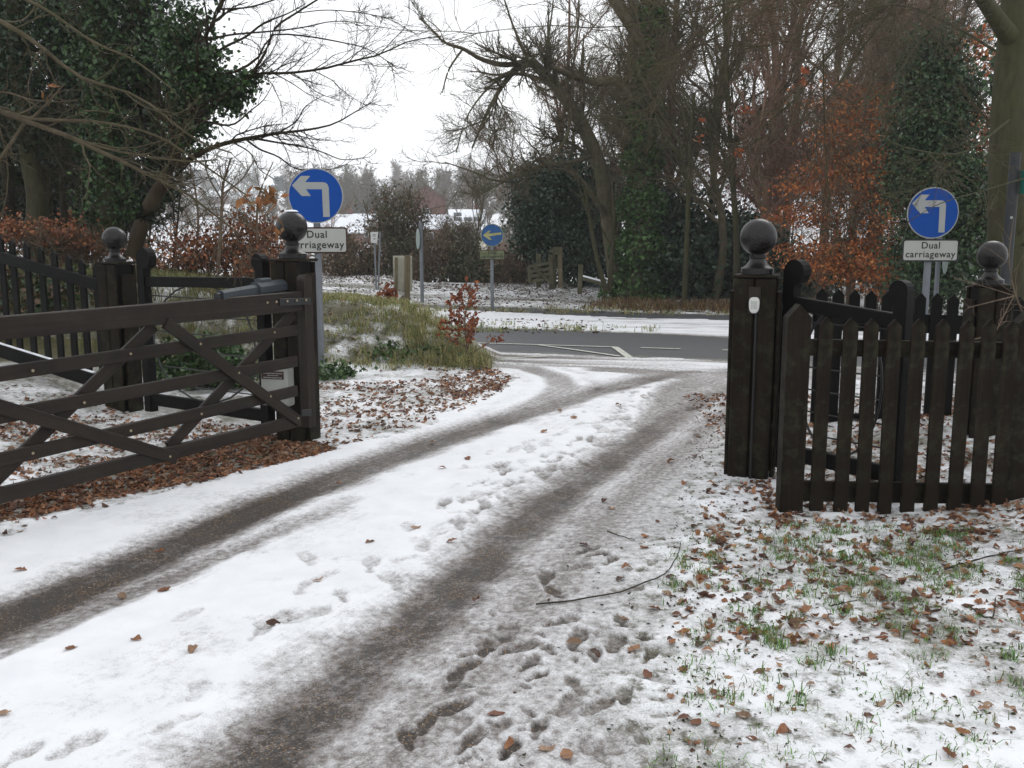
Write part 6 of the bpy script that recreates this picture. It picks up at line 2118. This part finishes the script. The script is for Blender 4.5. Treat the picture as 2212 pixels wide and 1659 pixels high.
# ------------------------------------------------------------------ grass
def blades(pts, h, rng, cols, lean=.5, w=.0022, per=18, spread=.035):
    n = len(pts) * per
    base = np.repeat(pts, per, axis=0)
    off = rng.normal(0, spread, (n, 2))
    base[:, 0] += off[:, 0]; base[:, 1] += off[:, 1]
    hh = h * rng.uniform(.4, 1.2, n)
    a = rng.uniform(0, 6.28, n); l = np.abs(rng.normal(0, lean, n)) + .08
    dx, dy = np.cos(a), np.sin(a)
    ww = w * rng.uniform(.7, 1.5, n)
    px_, py_ = -dy, dx
    b0 = base + np.stack([px_ * ww, py_ * ww, 0 * ww], 1); b1 = base - np.stack([px_ * ww, py_ * ww, 0 * ww], 1)
    mid = base + np.stack([dx * hh * l * .35, dy * hh * l * .35, hh * .6], 1)
    m0 = mid + np.stack([px_ * ww, py_ * ww, 0 * ww], 1) * .8; m1 = mid - np.stack([px_ * ww, py_ * ww, 0 * ww], 1) * .8
    tip = base + np.stack([dx * hh * l, dy * hh * l, hh * (1 - .35 * np.minimum(l, 1.5))], 1)
    V = np.stack([b0, b1, m1, m0, tip], 1).reshape(-1, 3)
    i = np.arange(n) * 5
    F = np.concatenate([np.stack([i, i + 1, i + 2], 1), np.stack([i, i + 2, i + 3], 1), np.stack([i + 3, i + 2, i + 4], 1)])
    cols = np.asarray(cols)
    c = cols[rng.randint(0, len(cols), n)] * rng.uniform(.7, 1.3, n)[:, None]
    return V, F, np.repeat(c, 5, axis=0)


def grass(name, label, sets):
    Vs, Fs, Cs = [], [], []; off = 0
    for V, F, c in sets:
        Vs.append(V); Fs.append(F + off); Cs.append(c); off += len(V)
    o = fast_mesh(name, np.vstack(Vs), np.vstack(Fs), GRASS, np.vstack(Cs))
    return tag(o, label, "grass", kind="stuff")


GG = [(.08, .19, .03), (.12, .26, .045), (.16, .30, .07), (.08, .12, .035), (.24, .22, .11)]
DG = [(.38, .32, .16), (.30, .25, .12), (.18, .19, .07), (.46, .39, .22)]
BG = [(.19, .24, .07), (.30, .31, .12), (.14, .18, .05), (.42, .38, .19)]
rng = np.random.RandomState(111)
p1 = sample_poly([(1450, 1160), (1680, 1125), (2230, 1150), (2230, 1720), (1430, 1720)], 55, rng, 1.5, 3.0)
p2 = sample_poly([(1600, 1140), (2100, 1145), (2110, 1340), (1640, 1310)], 85, rng, 1.6, 4.5)
p2b = sample_poly([(1450, 1200), (2230, 1200), (2230, 1659), (1440, 1659)], 16, rng, 1.3, 1.5)
grass("grass", "short bright green grass tufts poking through the snow at right", [blades(p1, .030, rng, GG, 1.3, .0016, 16, .035), blades(p2, .034, rng, GG, 1.4, .0018, 26, .03), blades(p2b, .042, rng, GG, 1.1, .0018, 40, .026)])
pb = sample_poly([[-3.4, 11.0], [-.35, 11.1], [-.3, 11.9], [-1.2, 13.8], [-3.4, 14.4]], 85, rng, 1.9, 2.4, world=True)
pbl = sample_poly([[-9, 10.8], [-3.3, 10.6], [-3.2, 14.2], [-9, 16.0]], 46, rng, 1.1, 1.4, world=True)
pt = sample_poly([[-1.3, 11.3], [-.35, 11.1], [-.25, 11.7], [-1.2, 12.6]], 120, rng, .6, 1.5, world=True)
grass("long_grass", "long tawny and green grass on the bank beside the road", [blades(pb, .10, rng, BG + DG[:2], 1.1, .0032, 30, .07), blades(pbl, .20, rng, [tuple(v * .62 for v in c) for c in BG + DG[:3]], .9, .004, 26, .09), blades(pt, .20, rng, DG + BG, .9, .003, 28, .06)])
pv = sample_poly([[-10, 26.5], [7, 24], [8, 25.6], [-10, 29]], 5, rng, 1.4, .4, world=True)
pc_ = sample_poly([[-1.5, 17.5], [3, 16.8], [3, 18.5], [-1.5, 21]], 4, rng, 1.4, .8, world=True)
pw = sample_poly([[2, 26], [9, 24], [9, 27.5], [3, 29.5]], 12, rng, .8, .6, world=True)
grass("verge_grass", "thin olive grass along the far verge and reservation", [blades(pv, .12, rng, BG + DG, .9, .008, 16, .15), blades(pc_, .12, rng, BG, .9, .006, 16, .10), blades(pw, .25, rng, [(.16, .09, .04), (.12, .10, .04), (.22, .15, .07), (.10, .05, .03)], 1.0, .010, 16, .2)])
# bramble clump by the sign pole and ferns near box
rngb = np.random.RandomState(121)
for (px, py, Y, rx, ry, n, lb_) in ((715, 820, 10.6, 34, 28, 900, "dark green bramble at the foot of the left road sign"), (440, 790, 9.9, 110, 60, 2600, "green bramble and weeds behind the left side gate"), (870, 770, 11.5, 100, 14, 700, "low dark weeds along the foot of the grassy bank")):
    bush("bramble", lb_, [blob(px, py, Y, rx, ry, .3)], n, .05, [(.03, .06, .015), (.05, .10, .03), (.07, .12, .04)], rngb, IVY, stems=(0, 0, 0), shell=.1, clump=.08, cat="bramble")

# ------------------------------------------------------------------ sticks
def stick(pts, r, label):
    P = []
    for px, py in pts:
        g = gp(px, py); P.append(np.array([g[0], g[1], float(surf(g[0], g[1])) + .008]))
    Q = resample(np.array(P), 16)
    Q[:, 2] += rngb.normal(0, .002, 16)
    b = Q[0].copy()
    m = MB(b); m.tube(list(Q), list(np.linspace(r, r * .5, 16)), 6)
    o = m.build("fallen_twig", BARKD); o.location = tuple(b)
    tag(o, label, "twig")


bush("bramble", "dark ivy and bramble carpeting the wood floor behind the left pickets", [blob(60, 640, 12, 150, 60, .8), blob(250, 640, 12.5, 80, 50, .6), blob(-60, 600, 13, 120, 60, .8)], 6000, .06, [(.02, .04, .012), (.035, .06, .02), (.09, .05, .025)], rngb, IVY, stems=(0, 0, 0), shell=.1, clump=.15, cat="bramble")
stick([(1158, 1310), (1250, 1302), (1330, 1288), (1400, 1265), (1440, 1245), (1465, 1205), (1470, 1180)], .0042, "long thin curved stick lying across the slush right of the wheel track")
stick([(1312, 1152), (1335, 1162), (1372, 1172)], .004, "short dark twig on the slush below the right gate post")
stick([(2090, 1320), (2140, 1345), (2150, 1300)], .004, "short bent twig in the snow at lower right")
stick([(1790, 1320), (1850, 1305)], .004, "short straight twig among the grass tufts at right")
stick([(2040, 1240), (2120, 1215), (2230, 1190)], .005, "long dark twig near the right end of the pickets")

# ------------------------------------------------------------------ haze
m = MB()
hb = 1650.0
vs = [(-hb, -hb, -12), (hb, -hb, -12), (hb, hb, -12), (-hb, hb, -12), (-hb, -hb, 100), (hb, -hb, 100), (hb, hb, 100), (-hb, hb, 100)]
m.add(vs, [(0, 3, 2, 1), (4, 5, 6, 7), (0, 1, 5, 4), (1, 2, 6, 5), (2, 3, 7, 6), (3, 0, 4, 7)])
hm = bpy.data.materials.new("haze")
hm.use_nodes = True
hn = hm.node_tree
hn.nodes.clear()
ho = hn.nodes.new("ShaderNodeOutputMaterial")
hv = hn.nodes.new("ShaderNodeVolumePrincipled")
hv.inputs['Color'].default_value = (0.93, 0.95, 0.97, 1)
hv.inputs['Density'].default_value = HAZE_DENSITY
hv.inputs['Anisotropy'].default_value = 0.0
hn.links.new(hv.outputs[0], ho.inputs['Volume'])
o = m.build("haze", hm)
tag(o, "thin winter haze filling the valley air", "haze", kind="stuff")
